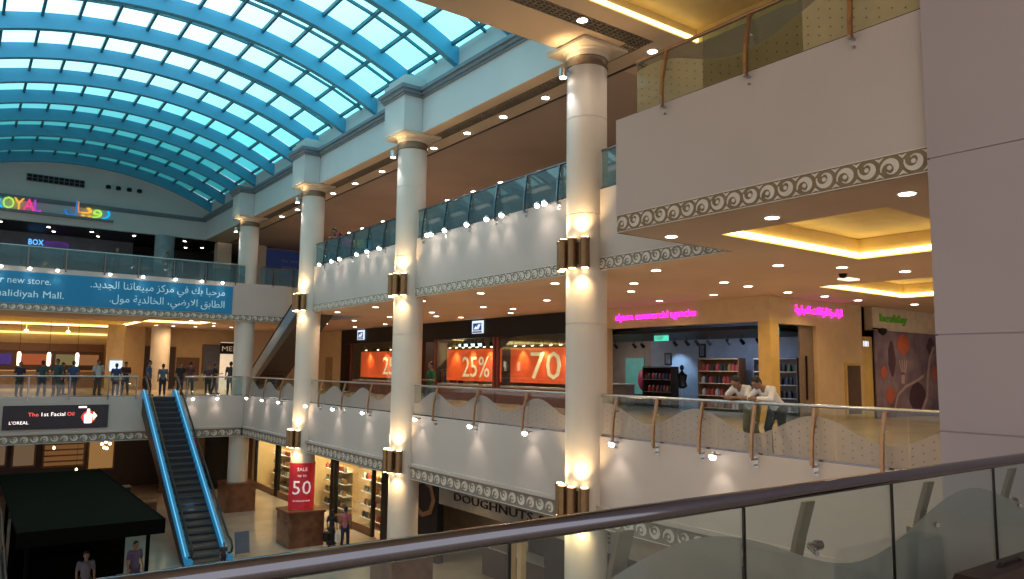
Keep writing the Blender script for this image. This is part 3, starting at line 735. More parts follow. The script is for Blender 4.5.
t = thing('shop_door', 'pale green door in the back wall of the pink lettered shop', 'door', (25.75, 25.2, F1))
B(25.74, 25.78, 24.7, 25.9, F1, F1+2.15).build('door_leaf', mat('pale green door', (.15, .42, .38), .5, emit=(.1, .4, .35), estr=.15), t)
B(25.70, 25.74, 24.78, 24.84, F1+.95, F1+1.15).build('handle', M['steel'], t)
t = thing('display_stand', 'pink display stand beside the pale green door', 'stand', (25.15, 24.18, F1))
B(24.9, 25.4, 23.85, 24.5, F1, F1+.5).build('base', M['darkbrown'], t); MB().ball((25.15, 24.18, F1+1.15), (.2, .28, .5)).build('body', mat('pink goods', (.5, .05, .14), .5), t, True); MB().tube([(25.15, 24.18, F1+.5), (25.15, 24.18, F1+.8)], .04).build('stem', M['black'], t)
for (y, z, w, h, lb) in ((23.25, 8.0, .4, .55, 'small dark framed picture on the pale blue back wall'), (21.3, 8.35, .35, .6, 'oval dark mirror on the pale blue back wall')):
    t = thing('wall_picture', lb, 'picture', (25.76, y, z)); B(25.76, 25.8, y-w/2, y+w/2, z-h/2, z+h/2).build('frame', M['black'], t); B(25.755, 25.76, y-w/2+.07, y+w/2-.07, z-h/2+.07, z+h/2-.07).build('print', M['bulk'], t)
for (y, hh, cm, lb) in ((20.9, 1.9, 'black', 'dark mannequin with black clothes near the middle of the shop'), (27.0, 2.0, 'darkbrown', 'dark leafy mannequin display at the left edge of the shop')):
    t = thing('mannequin', lb, 'mannequin', (24.0, y, F1))
    MB().lathe([(.2, 0), (.2, .03)], (24, y, F1)).build('base', M['steel'], t)
    MB().tube([(24, y, F1+.03), (24, y, F1+.9)], .02).build('pole', M['steel'], t)
    MB().lathe([(.10, .85), (.22, .95), (.16, 1.15), (.22, 1.4), (.07, 1.52), (.05, 1.58)], (24, y, F1), 18).ball((24, y, F1+1.7), (.09, .09, .12)).build('torso', M[cm], t, True)

# stainless grey information panel at the shop corner, the "101" plate and mural
t = thing('wall_directory', 'tall dark framed panel on the yellow stone wall right of the side entrance', 'panel', (24.6, 13.86, F1))
B(24.1, 25.05, 13.84, 13.9, F1+.1, 7.80).build('frame', M['yellowstone'], t); B(24.2, 24.98, 13.82, 13.84, F1+.2, 7.72).build('panel', mat('brown glass panel', (.10, .06, .04), .25), t)
struct('wall_recess', MB().box(25.3, 26.05, 14.2, 14.5, F1, CZ1), M['darkbrown'])
struct('wall_recess_lower', MB().box(25.3, 26.04, 13.95, 14.1, F1, 8.75), M['yellowstone'])
o = text('unit_number', '101', (25.45, 13.93, 8.40), 'Y', .28, em('white number', (.8, .8, 1), 1.0)); tag(o, 'small white number 101 on the strip left of the mural', 'sign')
struct('wall_mural_shop', MB().box(26.05, 33.9, 13.9, 14.2, 9.0, CZ1), mat('cream wall', (.68, .55, .38), .5))
o = text('shop_sign', 'healthy', (26.5, 13.85, 9.32), 'Y', .42, M['greenl'], width=1.9, extrude=.06); tag(o, 'green lettering on the cream wall above the mural', 'sign')
t = thing('wall_mural', 'mauve painted hoarding with an orange flower and pale branches beside the pier', 'mural', (29, 13.88, F1))
mm = mat('mauve mural', (.24, .17, .18), .6, scale=1.4, col2=(.10, .06, .09))
B(26.05, 33.9, 13.86, 13.9, F1, 9.0).build('panel', mm, t)
fy = lambda u, v, d: (u, 13.86-d, v)
def blob(cx, cz, rx, rz, n=18, wob=.12): return [(cx+rx*(1+wob*math.sin(5*a+cx))*math.cos(a), cz+rz*(1+wob*math.cos(4*a))*math.sin(a)) for a in [2*PI*i/n for i in range(n)]]
MB().poly(fy, blob(28.05, 8.55, .45, .36), 0, .01).build('orange_flower', mat('orange paint', (.42, .09, .04), .6), t)
for q in ((26.6, 7.5, .22, .22), (30.4, 7.5, .2, .3), (27.0, 6.7, .3, .3)): MB().poly(fy, blob(*q), 0, .01).build('orange_flower', MATS['orange paint'], t)
MB().poly(fy, blob(29.0, 6.6, .62, .55, 20, .03), 0, .012).build('dark_shape', mat('dark plum paint', (.06, .025, .04), .6), t)
for q in ((27.2, 8.0, .25, .6), (30.2, 8.5, .3, .35)): MB().poly(fy, blob(*q), 0, .01).build('dark_shape', MATS['dark plum paint'], t)
def ribbon(mb, pts, w):
    for (a, b), (c, d) in zip(pts[:-1], pts[1:]):
        L = math.hypot(c-a, d-b); nx, nz = -(d-b)/L*w/2, (c-a)/L*w/2
        mb.poly(fy, [(a+nx, b+nz), (c+nx, d+nz), (c-nx, d-nz), (a-nx, b-nz)], .012, .018)
r = MB(); ribbon(r, [(27.2, 6.1), (27.5, 6.7), (28.1, 7.0), (28.9, 7.2), (29.5, 7.4)], .10); ribbon(r, [(30.4, 8.5), (30.0, 8.0), (29.8, 7.3), (29.7, 6.6), (29.2, 6.0)], .17); ribbon(r, [(27.9, 7.1), (27.95, 7.5)], .25)
for dx in (-.3, -.12, .08, .26): ribbon(r, [(28.0+dx*.4, 7.45), (28.0+dx, 7.95)], .08)
r.build('pale_branch', mat('pale pink paint', (.38, .27, .25), .6), t)

# dark poster shop
struct('wall_poster_shop_header', MB().box(XS-.05, XS+.3, 22.6, 46.0, 8.93, CZ1), M['black'])
struct('wall_poster_shop_inside', MB().box(23.4, 23.6, 28.7, 46, F1, CZ1), mat('dark interior', (.10, .05, .03), .6))
struct('wall_poster_shop_side', B(XS, 21.0, 22.62, 22.7, F1, CZ1), M['darkbrown'])
struct('wall_poster_shop_back', B(21.0, 21.1, 22.62, 28.6, F1, CZ1), M['darkbrown'])
struct('wall_poster_shop_partition', B(21.1, 26, 28.6, 28.7, F1, CZ1), M['darkbrown'])
struct('wall_poster_shop_end', B(XS, 23.4, 46.0, 46.1, F1, CZ1), M['darkbrown'])
struct('wall_poster_shop_inner', B(XS+.9, 23.4, 36.6, 36.7, F1, 8.9), M['darkbrown'])
struct('wall_gallery_far_right', MB().box(XS, XS+.3, 46.1, 52, F1, CZ1), M['beige'])
t = thing('shop_door', 'plain beige service door in the wall left of the poster shop', 'door', (XS-.03, 48, F1))
B(XS-.04, XS, 47.4, 48.5, F1, F1+2.2).build('door_leaf', mat('brown beige door', (.36, .22, .10), .5), t); B(XS-.09, XS-.04, 47.5, 47.55, F1+1, F1+1.2).build('handle', M['steel'], t)
redframe = mat('red brown window frame', (.16, .03, .02), .4)
for i, (ya, yb, lb) in enumerate(((37.0, 44.4, 'left shop window with a 25% poster, partly behind a column'), (28.75, 33.95, 'middle shop window with the large 25% poster'), (23.0, 28.3, 'right shop window with the 70 poster'))):
    t = thing('shop_window', lb, 'shop window', (XS, (ya+yb)/2, F1))
    MB().box(XS-.03, XS+.08, ya, yb, F1, F1+.72).build('sill_panel', redframe, t)
    MB().box(XS-.03, XS+.08, ya-.18, ya, F1, 8.93).box(XS-.03, XS+.08, yb, yb+.18, F1, 8.93).build('frame', redframe, t)
    B(XS+.01, XS+.03, ya, yb, F1+.72, 8.93).build('glass_pane', M['glass'], t)
    t2 = thing('sale_poster', ['orange red poster with pale 25 behind the left window', 'orange red poster with pale 25% in the middle window', 'orange red poster with pale 70 in the right window'][i], 'poster', (XS+.6, (ya+yb)/2, F1+.8))
    B(XS+.6, XS+.64, ya+.2, yb-.1, F1+.95, 8.42).build('print', M['poster'], t2)
    nm = ['25', '25%', '70'][i]; hh = [1.5, 1.45, 1.7][i]
    yc = (ya+yb)/2
    text('lettering', nm, (XS+.58, yc + [.5, .95, 1.0][i], F1+1.15), 'X', hh, M['postertext'], t2, width=[1.5, 2.4, 2.1][i], extrude=.02)
    t3 = thing('display_shelf', 'pale lit display ledge below the %s poster' % ['left', 'middle', 'right'][i], 'shelf', (XS+.3, yc, F1+.72), 'display ledges')
    B(XS+.1, XS+.55, ya, yb, F1+.72, F1+.80).build('ledge', M['white'], t3)
    nsp = 7 if i else 4
    for j in range(nsp):
        y = ya + .4 + (j+.5)*(yb-ya-.8)/nsp; z = 8.62
        lb = 'black spotlight shining down on the %s poster' % ['left', 'middle', 'right'][i]
        key = ('ps',)
        if key not in SPS:
            s_ = SPS[key] = thing('poster_spotlight', lb, 'spotlight', (XS+.35, y, z), 'poster spotlights')
            MB().tube([(XS+.35, y, z+.3), (XS+.35, y, z+.05)], .012, 6).build('stem', M['black'], s_)
            MB().tube([(XS+.32, y, z+.12), (XS+.38, y, z-.10)], [.06, .10], 10).build('housing', M['black'], s_, True)
            MB().ball((XS+.385, y, z-.11), (.07, .07, .03)).build('lens', M['lampwarm'], s_)
        else: dup(SPS[key], (XS+.35, y, z), lb)
    for j in range(3):
        y = ya + .3 + (j+.5)*(yb-ya-.6)/3
        lamp('SPOT', (XS+.3, y, 8.45), 130, (1, .72, .36), .05, (XS+.62, y, 7.2), 95, .9)
for i, y in enumerate((42.95, 29.95)):
    t = thing('logo_sign', ['small blue and white logo box on the black header, left of the second nearest column', 'small blue and white logo box on the black header above the middle poster'][i], 'sign', (XS-.1, y, 9.2))
    B(XS-.12, XS-.05, y-.45, y+.45, 9.14, 9.74).build('box', em('logo white', (.75, .85, 1), .9), t)
    fx = lambda u, v, d: (XS-.12-d, u, v)
    g = MB().poly(fx, [(y+.36, 9.27), (y+.36, 9.62), (y-.36, 9.62), (y-.36, 9.27)], 0, .005)
    g.build('blue_field', em('logo blue', (.01, .06, .28), .6), t)
    g = MB().poly(fx, [(y+.3, 9.33), (y+.12, 9.5), (y+.02, 9.42), (y-.08, 9.56), (y-.3, 9.56), (y-.12, 9.33)], .005, .01).build('white_shape', em('logo white', (.75, .85, 1), .9), t)
    B(XS-.128, XS-.12, y-.4, y+.4, 9.165, 9.235).build('strip', M['black'], t)
for y, L in ((39.6, 1.8), (32.3, 2.1)):
    o = B(21.0, 21.2, y-L/2, y+L/2, 8.58, 8.72).build('tube_light', em('cool tube', (.7, .95, 1), 2.2)); tag(o, 'cool white tube light inside the poster shop, %s' % ('left' if y > 35 else 'above the 25% poster'), 'light')
# merchandise at the entrance of poster shop
t = thing('clothes_rack', 'dark clothes rack inside the open entrance behind the man in green', 'rack', (21.6, 35.2, F1))
MB().tube([(21.6, 34.4, F1), (21.6, 34.4, F1+1.5), (21.6, 36.0, F1+1.5), (21.6, 36.0, F1)], .025).build('frame', M['steel'], t)
for k in range(9):
    y = 34.55+k*.16; MB().box(21.4, 21.8, y-.04, y+.04, F1+.5, F1+1.4).build('hanging_garment', prodm[(k*3) % 7], t)
lamp('AREA', (21.8, 34.8, 9.3), 40, (1, .8, .6), 1.2, (21.8, 34.8, 5))

# ================================================================== GROUND FLOOR right shops
XG = 15.3
gf = MB()
gf.box(XG, XG+.3, 47.8, 62, 0, CZ0).box(XG, XG+.3, 30.6, 47.8, 3.05, CZ0)
struct('wall_ground_shop', gf, M['beige'])
struct('wall_ground_shop_inside', MB().box(18.5, 18.7, 24, 48, 0, CZ0), mat('warm shop interior', (.65, .50, .32), .6))
struct('wall_ground_shop_dark', MB().box(XG, XG+.3, 25.6, 30.4, 0, CZ0).box(XG, XG+.3, 4, 19, 0, CZ0), M['black'])
struct('wall_ground_shop_parts', MB().box(XG+.3, 18.5, 47.9, 48, 0, CZ0).box(XG+.3, 18.5, 39.75, 39.85, 0, CZ0).box(XG+.3, 18.5, 30.4, 30.5, 0, CZ0), M['beige'])
for i, (ya, yb, lb) in enumerate(((43.9, 47.6, 'warmly lit ground floor shop window left of the red banner'), (40.0, 43.5, 'ground floor shop window half hidden by the red banner'), (35.8, 39.5, 'ground floor shop window right of the red banner'), (31.2, 35.3, 'ground floor shop window behind the two shoppers'))):
    t = thing('shop_window', lb, 'shop window', (XG, (ya+yb)/2, 0))
    MB().box(XG-.05, XG+.1, ya-.08, ya+.08, 0, 3.0).box(XG-.05, XG+.1, yb-.08, yb+.08, 0, 3.0).box(XG-.05, XG+.1, ya, yb, 2.9, 3.02).build('frame', M['black'], t)
    if i != 2: MB().box(XG-.03, XG+.08, ya+.08, yb-.08, 0, .35).build('sill_panel', M['wood'], t)
    B(XG+.0, XG+.02, ya+.08, yb-.08, .35, 2.9).build('glass_pane', M['glass'], t)
    lamp('AREA', (15.95, (ya+yb)/2, 3.6), 230, (1, .74, .42), .6, (17, (ya+yb)/2, 0))
for ui, (y0, y1) in enumerate(((44.3, 46.9), (40.3, 43.0), (36.2, 38.8), (31.7, 34.2))):
    F1s = F1
    t = thing('shelf_unit', 'pale shelf unit inside the %s lit ground floor shop window' % ['first', 'second', 'third', 'fourth'][ui], 'shelves', (16.35, (y0+y1)/2, 0))
    B(16.6, 16.64, y0, y1, .0, 2.3).build('back_panel', M['beige'], t)
    for k in range(4): B(16.1, 16.6, y0, y1, .3+k*.6, .34+k*.6).build('shelf', M['white'], t)
    for k in range(4):
        y = y0+.15
        while y < y1-.1:
            product(16.15, y, .34+k*.6, random.choice([0, 2, 4, 2, 3]), 'small product on the shelves of the %s lit ground floor window' % ['first', 'second', 'third', 'fourth'][ui], 'goods in ground floor window %s' % 'abcd'[ui]); y += random.uniform(.22, .4)
# doughnut shop
t = thing('shop_sign', 'grey sign board with dark letters reading DOUGHNUTS below the lower scroll band', 'sign', (15.0, 21, 2.4))
B(15.0, 15.1, 13, 25.0, 2.38, 3.25).build('board', mat('grey sign board', (.22, .20, .17), .5), t)
text('lettering', 'DOUGHNUTS & COFFEE', (14.98, 23.9, 2.66), 'X', .40, M['black'], t, width=8.2, extrude=.03)
o = text('shop_emblem', 'O', (15.27, 27.6, 1.6), 'X', 2.2, mat('dull brown disc', (.12, .06, .03), .5), width=1.9, extrude=.05); tag(o, 'faint round brown emblem on the dark wall left of the DOUGHNUTS sign', 'emblem')
struct('wall_doughnut_shop_inside', B(18.5, 18.7, 5, 24, 0, CZ0), M['black'])
for y in (20.55, 20.0):
    o = B(15.05, 15.25, y-.12, y+.12, 0, 2.38).build('shop_post', M['beige']); tag(o, 'pale upright post under the DOUGHNUTS sign, %s of two' % ('left' if y > 20.2 else 'right'), 'post')
t = thing('serving_counter', 'dark serving counter with a pale top under the DOUGHNUTS sign', 'counter', (16.2, 17, 0))
B(16, 16.6, 14, 23.5, 0, 1.0).build('front_panel', M['darkbrown'], t); B(15.95, 16.7, 13.9, 23.6, 1.0, 1.06).build('counter_top', M['steel'], t)
lamp('AREA', (16.8, 22, 3.6), 25, (1, .85, .6), 1, (16.8, 22, 0))
lamp('AREA', (16.8, 17.5, 3.6), 20, (1, .85, .6), 1, (16.8, 17.5, 0))

# red column banner
t = thing('column_banner', 'red cylindrical banner with white 50 wrapped round a column', 'banner', (XF, COLY[2], 1.5))
MB().lathe([(.515, 0), (.535, .0), (.535, 1.92), (.515, 1.92)], (XF, COLY[2], 1.48), 40).build('wrap', M['red'], t, True)
def wraptext(body, h, z, parent, width, a0):
    vs, fs, w = textmesh(body, h, .01, width); mb = MB()
    q = []
    for x, y, zz_ in vs:
        a = a0 + (x - width/2)/.54      # bend round the column, facing camera direction
        q.append((XF + (.545+zz_)*math.cos(a), COLY[2] + (.545+zz_)*math.sin(a), z + y))
    mb.v = q; mb.f = fs; return mb.build('lettering', mat('banner white', (.8, .75, .75), .5, emit=(1, .8, .8), estr=.25), parent)
a0 = math.atan2(-31.65, -12.18)
wraptext('50', .80, 2.12, t, .80, a0); wraptext('SALE', .2, 3.08, t, .42, a0); wraptext('up to', .16, 2.85, t, .36, a0); wraptext('on selected items', .11, 1.82, t, .74, a0)

# ================================================================== ESCALATORS
def escalator(label, x0, x1, yt, yb, zt, zb, beltm, sidem):
    """top landing at yt, foot at yb"""
    t = thing('escalator', label, 'escalator', ((x0+x1)/2, yb, zb))
    dy = yt-yb; dz = zt-zb; sgn = 1 if dy > 0 else -1
    fx = lambda x: (lambda u, v, d: (x+d, yb+u*dy, zb+v))
    sl = lambda u: u*dz
    # truss
    MB().poly(fx(x0), [(-.02, 0), (.05, 0), (1.0, dz-.75), (1.06, dz-.75), (1.06, dz-.02), (1.0, dz-.02), (.0, .04)], .05, x1-x0-.05).build('truss', M['darkbrown'], t)
    st = MB(); n = 26
    for i in range(n):
        u0 = .02 + i*.97/n; u1 = u0 + .97/n; z = zb + (i+1)*dz/n
        st.box(x0+.28, x1-.28, yb+u0*dy, yb+u1*dy, z-.35, z)
    st.build('steps', M['step'], t)
    nose = MB()
    for i in range(n):
        u0 = .02 + i*.97/n; z = zb + (i+1)*dz/n
        nose.box(x0+.28, x1-.28, yb+u0*dy-.03*sgn, yb+u0*dy, z-.05, z+.005)
    nose.build('step_edge', mat('step edge', (.06, .07, .08), .5), t)
    for x in (x0+.08, x1-.24):
        MB().poly(fx(x), [(-.06, .02), (0, .02), (1.0, dz+.0), (1.06, dz), (1.06, dz+.30), (1.0, dz+.30), (0, .30), (-.06, .28)], 0, .16).build('skirt_panel', beltm, t)
        MB().poly(fx(x+.075), [(-.06, .28), (0, .30), (1.0, dz+.30), (1.06, dz+.30), (1.06, dz+.90), (1.0, dz+.90), (0, .90), (-.06, .85)], 0, .02).build('glass_panel', sidem, t)
        pts = [(x+.085, yb+u*dy, zb+v) for u, v in ((-.03, .35), (-.075, .45), (-.09, .68), (-.07, .88), (-.01, .96), (.03, 1.13), (1.0, dz+.97), (1.05, dz+.97), (1.08, dz+.85), (1.08, dz+.5))]
        pts = [(x+.085, yb+u*dy, zb+v) for u, v in ((-.03, .35), (-.065, .45), (-.075, .65), (-.055, .86), (-.01, .95), (1.0, dz+.95), (1.04, dz+.95), (1.06, dz+.82), (1.06, dz+.5))]
        MB().tube(pts, .042, 8).build('handrail', M['rubber'], t, True)
        MB().tube([(x+.035, yb+u*dy, zb+v) for u, v in ((0, .33), (1.0, dz+.33))], .020, 6).build('light_strip', em('pale blue strip', (.2, .65, 1), .8) if beltm is M['blueled'] else M['steel'], t)
    B(x0, x1, yb-.9*sgn if sgn > 0 else yb, yb+.05 if sgn > 0 else yb+.9, zb, zb+.03).build('landing_plate', M['steel'], t)
    return t
escalator('blue lit escalator descending from the far gallery to the ground floor', 7.25, 9.0, YE+.1, 30.5, F1, 0, M['blueled'], M['glass'])
escalator('escalator rising behind the red banner column to the second floor', 13.2, 14.8, 33.0, 43.8, F2, F1, mat('grey blue skirt', (.22, .28, .34), .4), mat('grey glass balustrade', (.24, .30, .36), .3))
lamp('POINT', (8.1, 33, 1.6), 5, (.3, .6, 1), .3)

# low balustrade at lower left
t = thing('low_balustrade', 'grey low balustrade with slanting steel rails at the bottom left edge', 'balustrade', (1.3, 31, 0))
MB().poly(lambda u, v, d: (1.2+d, u, v), [(26, 0), (36, 0), (36, 1.9), (33, 1.9), (26, .5)], 0, .12).build('panel', mat('grey blue panel', (.16, .18, .20), .5), t)
for k in (0, .12): MB().tube([(1.5+k, 26, .6+k), (1.5+k, 33, 2.0+k), (1.5+k, 36, 2.0+k)], .03).build('rail', M['steel'], t, True)

# ================================================================== FAR END
# ground floor under the far gallery
t0 = struct('wall_back_ground', B(-12, 15.3, 52, 52.3, 0, CZ0), M['darkbrown'])
warmwin = em('warm shopfront glow', (1, .52, .18), .35)
dimwin = em('dim shopfront glow', (1, .62, .35), .10)
for i, (x0, x1, z0, z1, m, lb) in enumerate(((1.6, 2.5, 1.7, 3.3, dimwin, 'dim framed ground floor window at the far left'), (2.9, 3.9, 1.6, 3.2, dimwin, 'second dim framed ground floor window from the left'),
        (4.4, 6.4, 1.5, 3.6, em('brown glow', (1, .42, .12), .12), 'slatted brown lit ground floor shopfront in the dark far corner'), (6.7, 8.0, 1.2, 3.6, em('orange glow', (1, .5, .16), .2), 'orange lit ground floor doorway left of the escalator'))):
    t = thing('shop_window', lb, 'shop window', ((x0+x1)/2, 51.9, 0))
    B(x0, x1, 51.9, 52, z0, z1).build('lit_pane', m, t)
    fr = MB().box(x0-.1, x0, 51.86, 52, z0-.1, z1+.1).box(x1, x1+.1, 51.86, 52, z0-.1, z1+.1).box(x0, x1, 51.86, 52, z1, z1+.1).box(x0, x1, 51.86, 52, z0-.1, z0)
    if i == 2:
        for k in range(6): fr.box(x0, x1, 51.86, 51.9, z0+.2+k*.33, z0+.28+k*.33)
    fr.build('frame', M['wood'], t)
t = thing('chandelier', 'small glowing chandelier at the far ground floor', 'chandelier', (7.0, 48, 2.9))
MB().tube([(7.0, 48, 3.84), (7.0, 48, 3.2)], .02).build('rod', M['black'], t)
for dx, dz_ in ((-.2, 0), (0, .1), (.2, 0), (.06, -.25), (-.08, -.2)):
    MB().ball((7.0+dx, 48, 3.0+dz_), .085, 10, 6).build('bulb', em('amber bulb', (1, .7, .35), 5), t, True)
for x, y, z in ((4.5, 48, 2.9), (5.4, 46, 1.9), (6.6, 47, 3.5), (9.0, 47, 3.6), (9.6, 47, 3.65), (10.2, 47, 3.7)):
    t = thing('pendant_lamp', 'small bright pendant lamp at the far ground floor, %s' % ('left of the chandelier' if x < 6 else 'above the chandelier' if x < 8 else 'beside the escalator'), 'lamp', (x, y, z), 'far ground floor pendants')
    MB().tube([(x, y, CZ0), (x, y, z+.12)], .01, 6).build('cord', M['black'], t); MB().ball((x, y, z), (.06, .06, .1)).build('bulb', em('amber bulb', (1, .7, .35), 5), t, True)
lamp('POINT', (7.0, 47.5, 2.5), 30, (1, .55, .25), .2)
# counters and tables of the ground floor cafe
for i, (x, y, w, lb) in enumerate(((3.4, 44, 2.2, 'pale topped cafe counter at the far left of the ground floor'), (6.5, 44.5, 2.6, 'dark cafe counter behind the black kiosk'), (7.4, 39, 1.2, 'wooden planter ledge left of the blue escalator'))):
    t = thing('cafe_counter', lb, 'counter', (x, y, 0))
    B(x-w/2, x+w/2, y, y+.6, 0, 1.0).build('front_panel', M['wood' if i == 2 else 'darkbrown'], t)
    B(x-w/2-.05, x+w/2+.05, y-.05, y+.65, 1.0, 1.06).build('counter_top', mat('orange wood top', (.32, .17, .07), .4) if i == 2 else M['grey'], t)
# shop right of the escalator, ground floor
t = thing('shop_window', 'dark ground floor shop doorway with red sign right of the escalator', 'shop window', (12, 46, 0))
MB().box(12.4, 14.0, 48.2, 48.3, 0, 3.3).build('opening', M['black'], t); MB().box(10.8, 11.9, 48.2, 48.3, 2.5, 3.3).build('red_sign', mat('dull red sign', (.30, .02, .02), .5, emit=(.6, .02, .02), estr=.12), t)
struct('wall_back_ground_right', B(10.0, 15.3, 48.3, 48.6, 0, CZ0), M['wood'])
# black kiosk with canopy
t = thing('kiosk', 'large black covered kiosk on the ground floor at the lower left', 'kiosk', (4.0, 31, 0))
MB().poly(lambda u, v, d: (u, 25.5+d, v), [(1.7, 2.55), (5.45, 2.55), (5.45, 2.72), (1.7, 2.72)], 0, 13.5).build('canopy', M['darkgreen'], t); KB = mat('kiosk black', (.003, .003, .003), .9, spec=.05)
MB().box(1.65, 5.5, 25.45, 25.5, 2.3, 2.74).box(5.45, 5.5, 25.5, 39, 2.3, 2.74).build('valance', KB, t)
for x in (2.0, 5.2):
    for y in (26.3, 31.5, 37.0): MB().tube([(x, y, 0), (x, y, 2.55)], .06, 8).build('post', KB, t)
B(2.3, 4.9, 29.5, 30.1, 0, 1.05).build('counter', KB, t)
B(1.8, 5.3, 30.6, 30.7, 0, 2.5).build('back_panel', KB, t)

# first floor far food court
struct('wall_back_first_floor', MB().box(-12, 8.6, 58, 58.3, F1, CZ1), M['beige'])
struct('wall_back_first_floor_right', MB().box(7.9, 9.4, 52, 52.3, F1, CZ1).box(8.6, 8.9, 52.3, 58, F1, CZ1).box(9.4, 16.5, 53.5, 53.8, F1, CZ1), M['beige'])
o = B(-6, 8.5, 57.8, 57.95, 9.38, 9.50).build('cove_light', em('far strip', (1, .74, .22), 1.5)); tag(o, 'thin yellow light strip along the top of the far food counter wall', 'cove light')
t = thing('food_counter', 'long dark food counter front with menu boards at the far end', 'counter', (1.0, 57.5, F1))
B(-6, 7.9, 57.5, 57.9, 8.25, 8.75).build('header', M['wood'], t)
B(-6, 7.9, 57.6, 57.9, F1+1.1, 8.25).build('back_panel', mat('dark red brown back', (.09, .035, .02), .5), t)
B(-6, 7.9, 56.2, 57.0, F1, F1+1.05).build('front_panel', mat('brown counter front', (.25, .13, .06), .4), t)
B(-6.05, 7.95, 56.1, 57.1, F1+1.05, F1+1.12).build('counter_top', M['beige'], t)
for i, (x0, x1, c) in enumerate(((-1.5, .6, (.05, .15, .02)), (.9, 2.7, (.05, .02, .22)), (3.0, 4.9, (.5, .10, .03)), (5.1, 6.2, (.25, .20, .08)), (6.4, 7.6, (.35, .14, .05)))):
    o = B(x0, x1, 57.5, 57.58, 7.35, 8.05).build('menu_board', em('menu glow %d' % i, c, .5)); tag(o, '%s glowing menu board over the far food counter' % ['green', 'purple', 'red', 'yellowish', 'orange'][i], 'menu board')
PL = None
for i, x in enumerate((2.68, 4.1, 5.5)):
    lb = ['left', 'middle', 'right'][i] + ' of three long white pendant lamps at the far food counter'
    if PL is None:
        PL = thing('pendant_lamp', lb, 'lamp', (x, 50, 8.05), 'long pendant lamps')
        MB().tube([(x, 50, CZ1), (x, 50, 8.1)], .012, 6).build('cord', M['black'], PL)
        MB().lathe([(.05, -.75), (.09, -.68), (.10, -.1), (.06, .03)], (x, 50, 8.05), 12).build('shade', em('pendant white', (1, .85, .6), 2.2), PL, True)
    else: dup(PL, (x, 50, 8.05), lb)
for x in (3.3, 5.6):
    o = MB().ball((x, 56.5, 9.5), (.12, .12, .1)).tube([(x, 56.5, 9.82), (x, 56.5, 9.5)], .01).build('pendant_lamp', em('amber bulb', (1, .7, .35), 5)); tag(o, 'small round ceiling lamp above the far food counter, %s' % ('left' if x < 4 else 'right'), 'lamp')
lamp('AREA', (3, 52, 9.6), 190, (1, .70, .38), 5, (3, 52, 0)); lamp('AREA', (11, 47.5, 9.7), 130, (1, .72, .42), 3, (11, 47.5, 0))
o = B(7.2, 7.85, 49.9, 50, 7.05, 7.66).build('wall_screen', em('pale screen', (.55, .72, .95), 1.2)); tag(o, 'small bright screen on the beige wall at the far end', 'screen')
B(7.0, 7.9, 50, 50.2, F1, CZ1).build('wall_back_stub', M['beige'], kind='structure')
MB().lathe([(.55, 0), (.55, 3.9)], (9.95, 50.2, F1), 30).build('wall_back_round_pillar', M['cap'], None, True, kind='structure')
for i, (x0, x1, z0, z1, c, lb) in enumerate(((9.5, 11.5, F1, 8.6, 'darkbrown', 'dark brown shelving recess left of the far round pillar'), (11.7, 13.0, 6.4, 7.9, 'wood', 'brown board behind the people right of the escalator'), (13.3, 14.5, 6.9, 8.8, 'bulk', 'tall greyish picture on the far beige wall'))):
    t = thing('wall_panel', lb, 'panel', ((x0+x1)/2, 53.4, z0)); B(x0, x1, 53.42, 53.5, z0, z1).build('panel', M[c], t)
    fr = MB().box(x0-.06, x0, 53.38, 53.5, z0, z1).box(x1, x1+.06, 53.38, 53.5, z0, z1).box(x0-.06, x1+.06, 53.38, 53.5, z1, z1+.06); fr.build('frame', M['wood'], t)
t = thing('lit_storefront', 'bright white shopfront with black sign reading MEN at the far right corner', 'shopfront', (14, 50, F1))
B(13.5, 14.7, 50, 50.1, F1, 8.95).build('panel', mat('bright shop panel', (.7, .62, .5), .5, emit=(1, .85, .65), estr=.35), t); B(13.45, 14.75, 49.92, 50, 8.2, 8.9).build('sign_board', M['black'], t); text('lettering', 'MEN', (13.55, 49.9, 8.38), 'Y', .45, M['white'], t, width=1.05)
struct('wall_first_floor_dark_corner', B(15.0, 19.9, 52, 52.2, F1, CZ1), M['soffit'])

# second floor far gallery
struct('wall_back_second_floor', MB().box(-12, 8.7, 54.2, 54.4, F2, TOP), M['bulk'])
struct('wall_back_second_floor_dark', MB().box(8.7, 15.4, 55.5, 55.7, F2, 15.4).box(-12, 34, 60, 60.3, F2, TOP), M['black'])
struct('wall_back_second_floor_right', MB().box(15.4, 34, 50.2, 50.4, F2, TOP), M['upper_dim'])
struct('wall_back_second_floor_pillar', MB().box(15.35, 15.95, 49.5, 50.1, F2, TOP).box(13.0, 13.9, 50.2, 50.9, F2, TOP), M['cap'])
struct('ceiling', MB().box(-12, 13.7, 50.22, 62, TOP, TOP+.15), M['black'])
MB().lathe([(.56, 0), (.56, 3.64)], (9.8, 50.05, F2), 32).build('wall_back_round_column', mat('bluish column', (.25, .36, .40), .5), None, True, kind='structure')
for x, y in [(3.68, 51.2), (4.07, 52.7), (5.93, 51.3), (6.47, 52.9), (8.22, 51.1), (1.32, 51.0), (11.2, 51.2), (12.8, 53.3), (11.9, 54.0), (13.3, 51.5)]:
    downlight(x, y, TOP, 'small white downlight in the dark far second floor ceiling', 'far second floor downlights', .09, 0, m='lamp')
o1 = text('shop_sign', 'BOX', (2.91, 54.15, 14.69), 'Y', .49, em('sign blue', (.12, .45, 1), 1.4), width=.78, extrude=.05); tag(o1, 'small blue lettering at the start of the far second floor shop sign', 'sign')
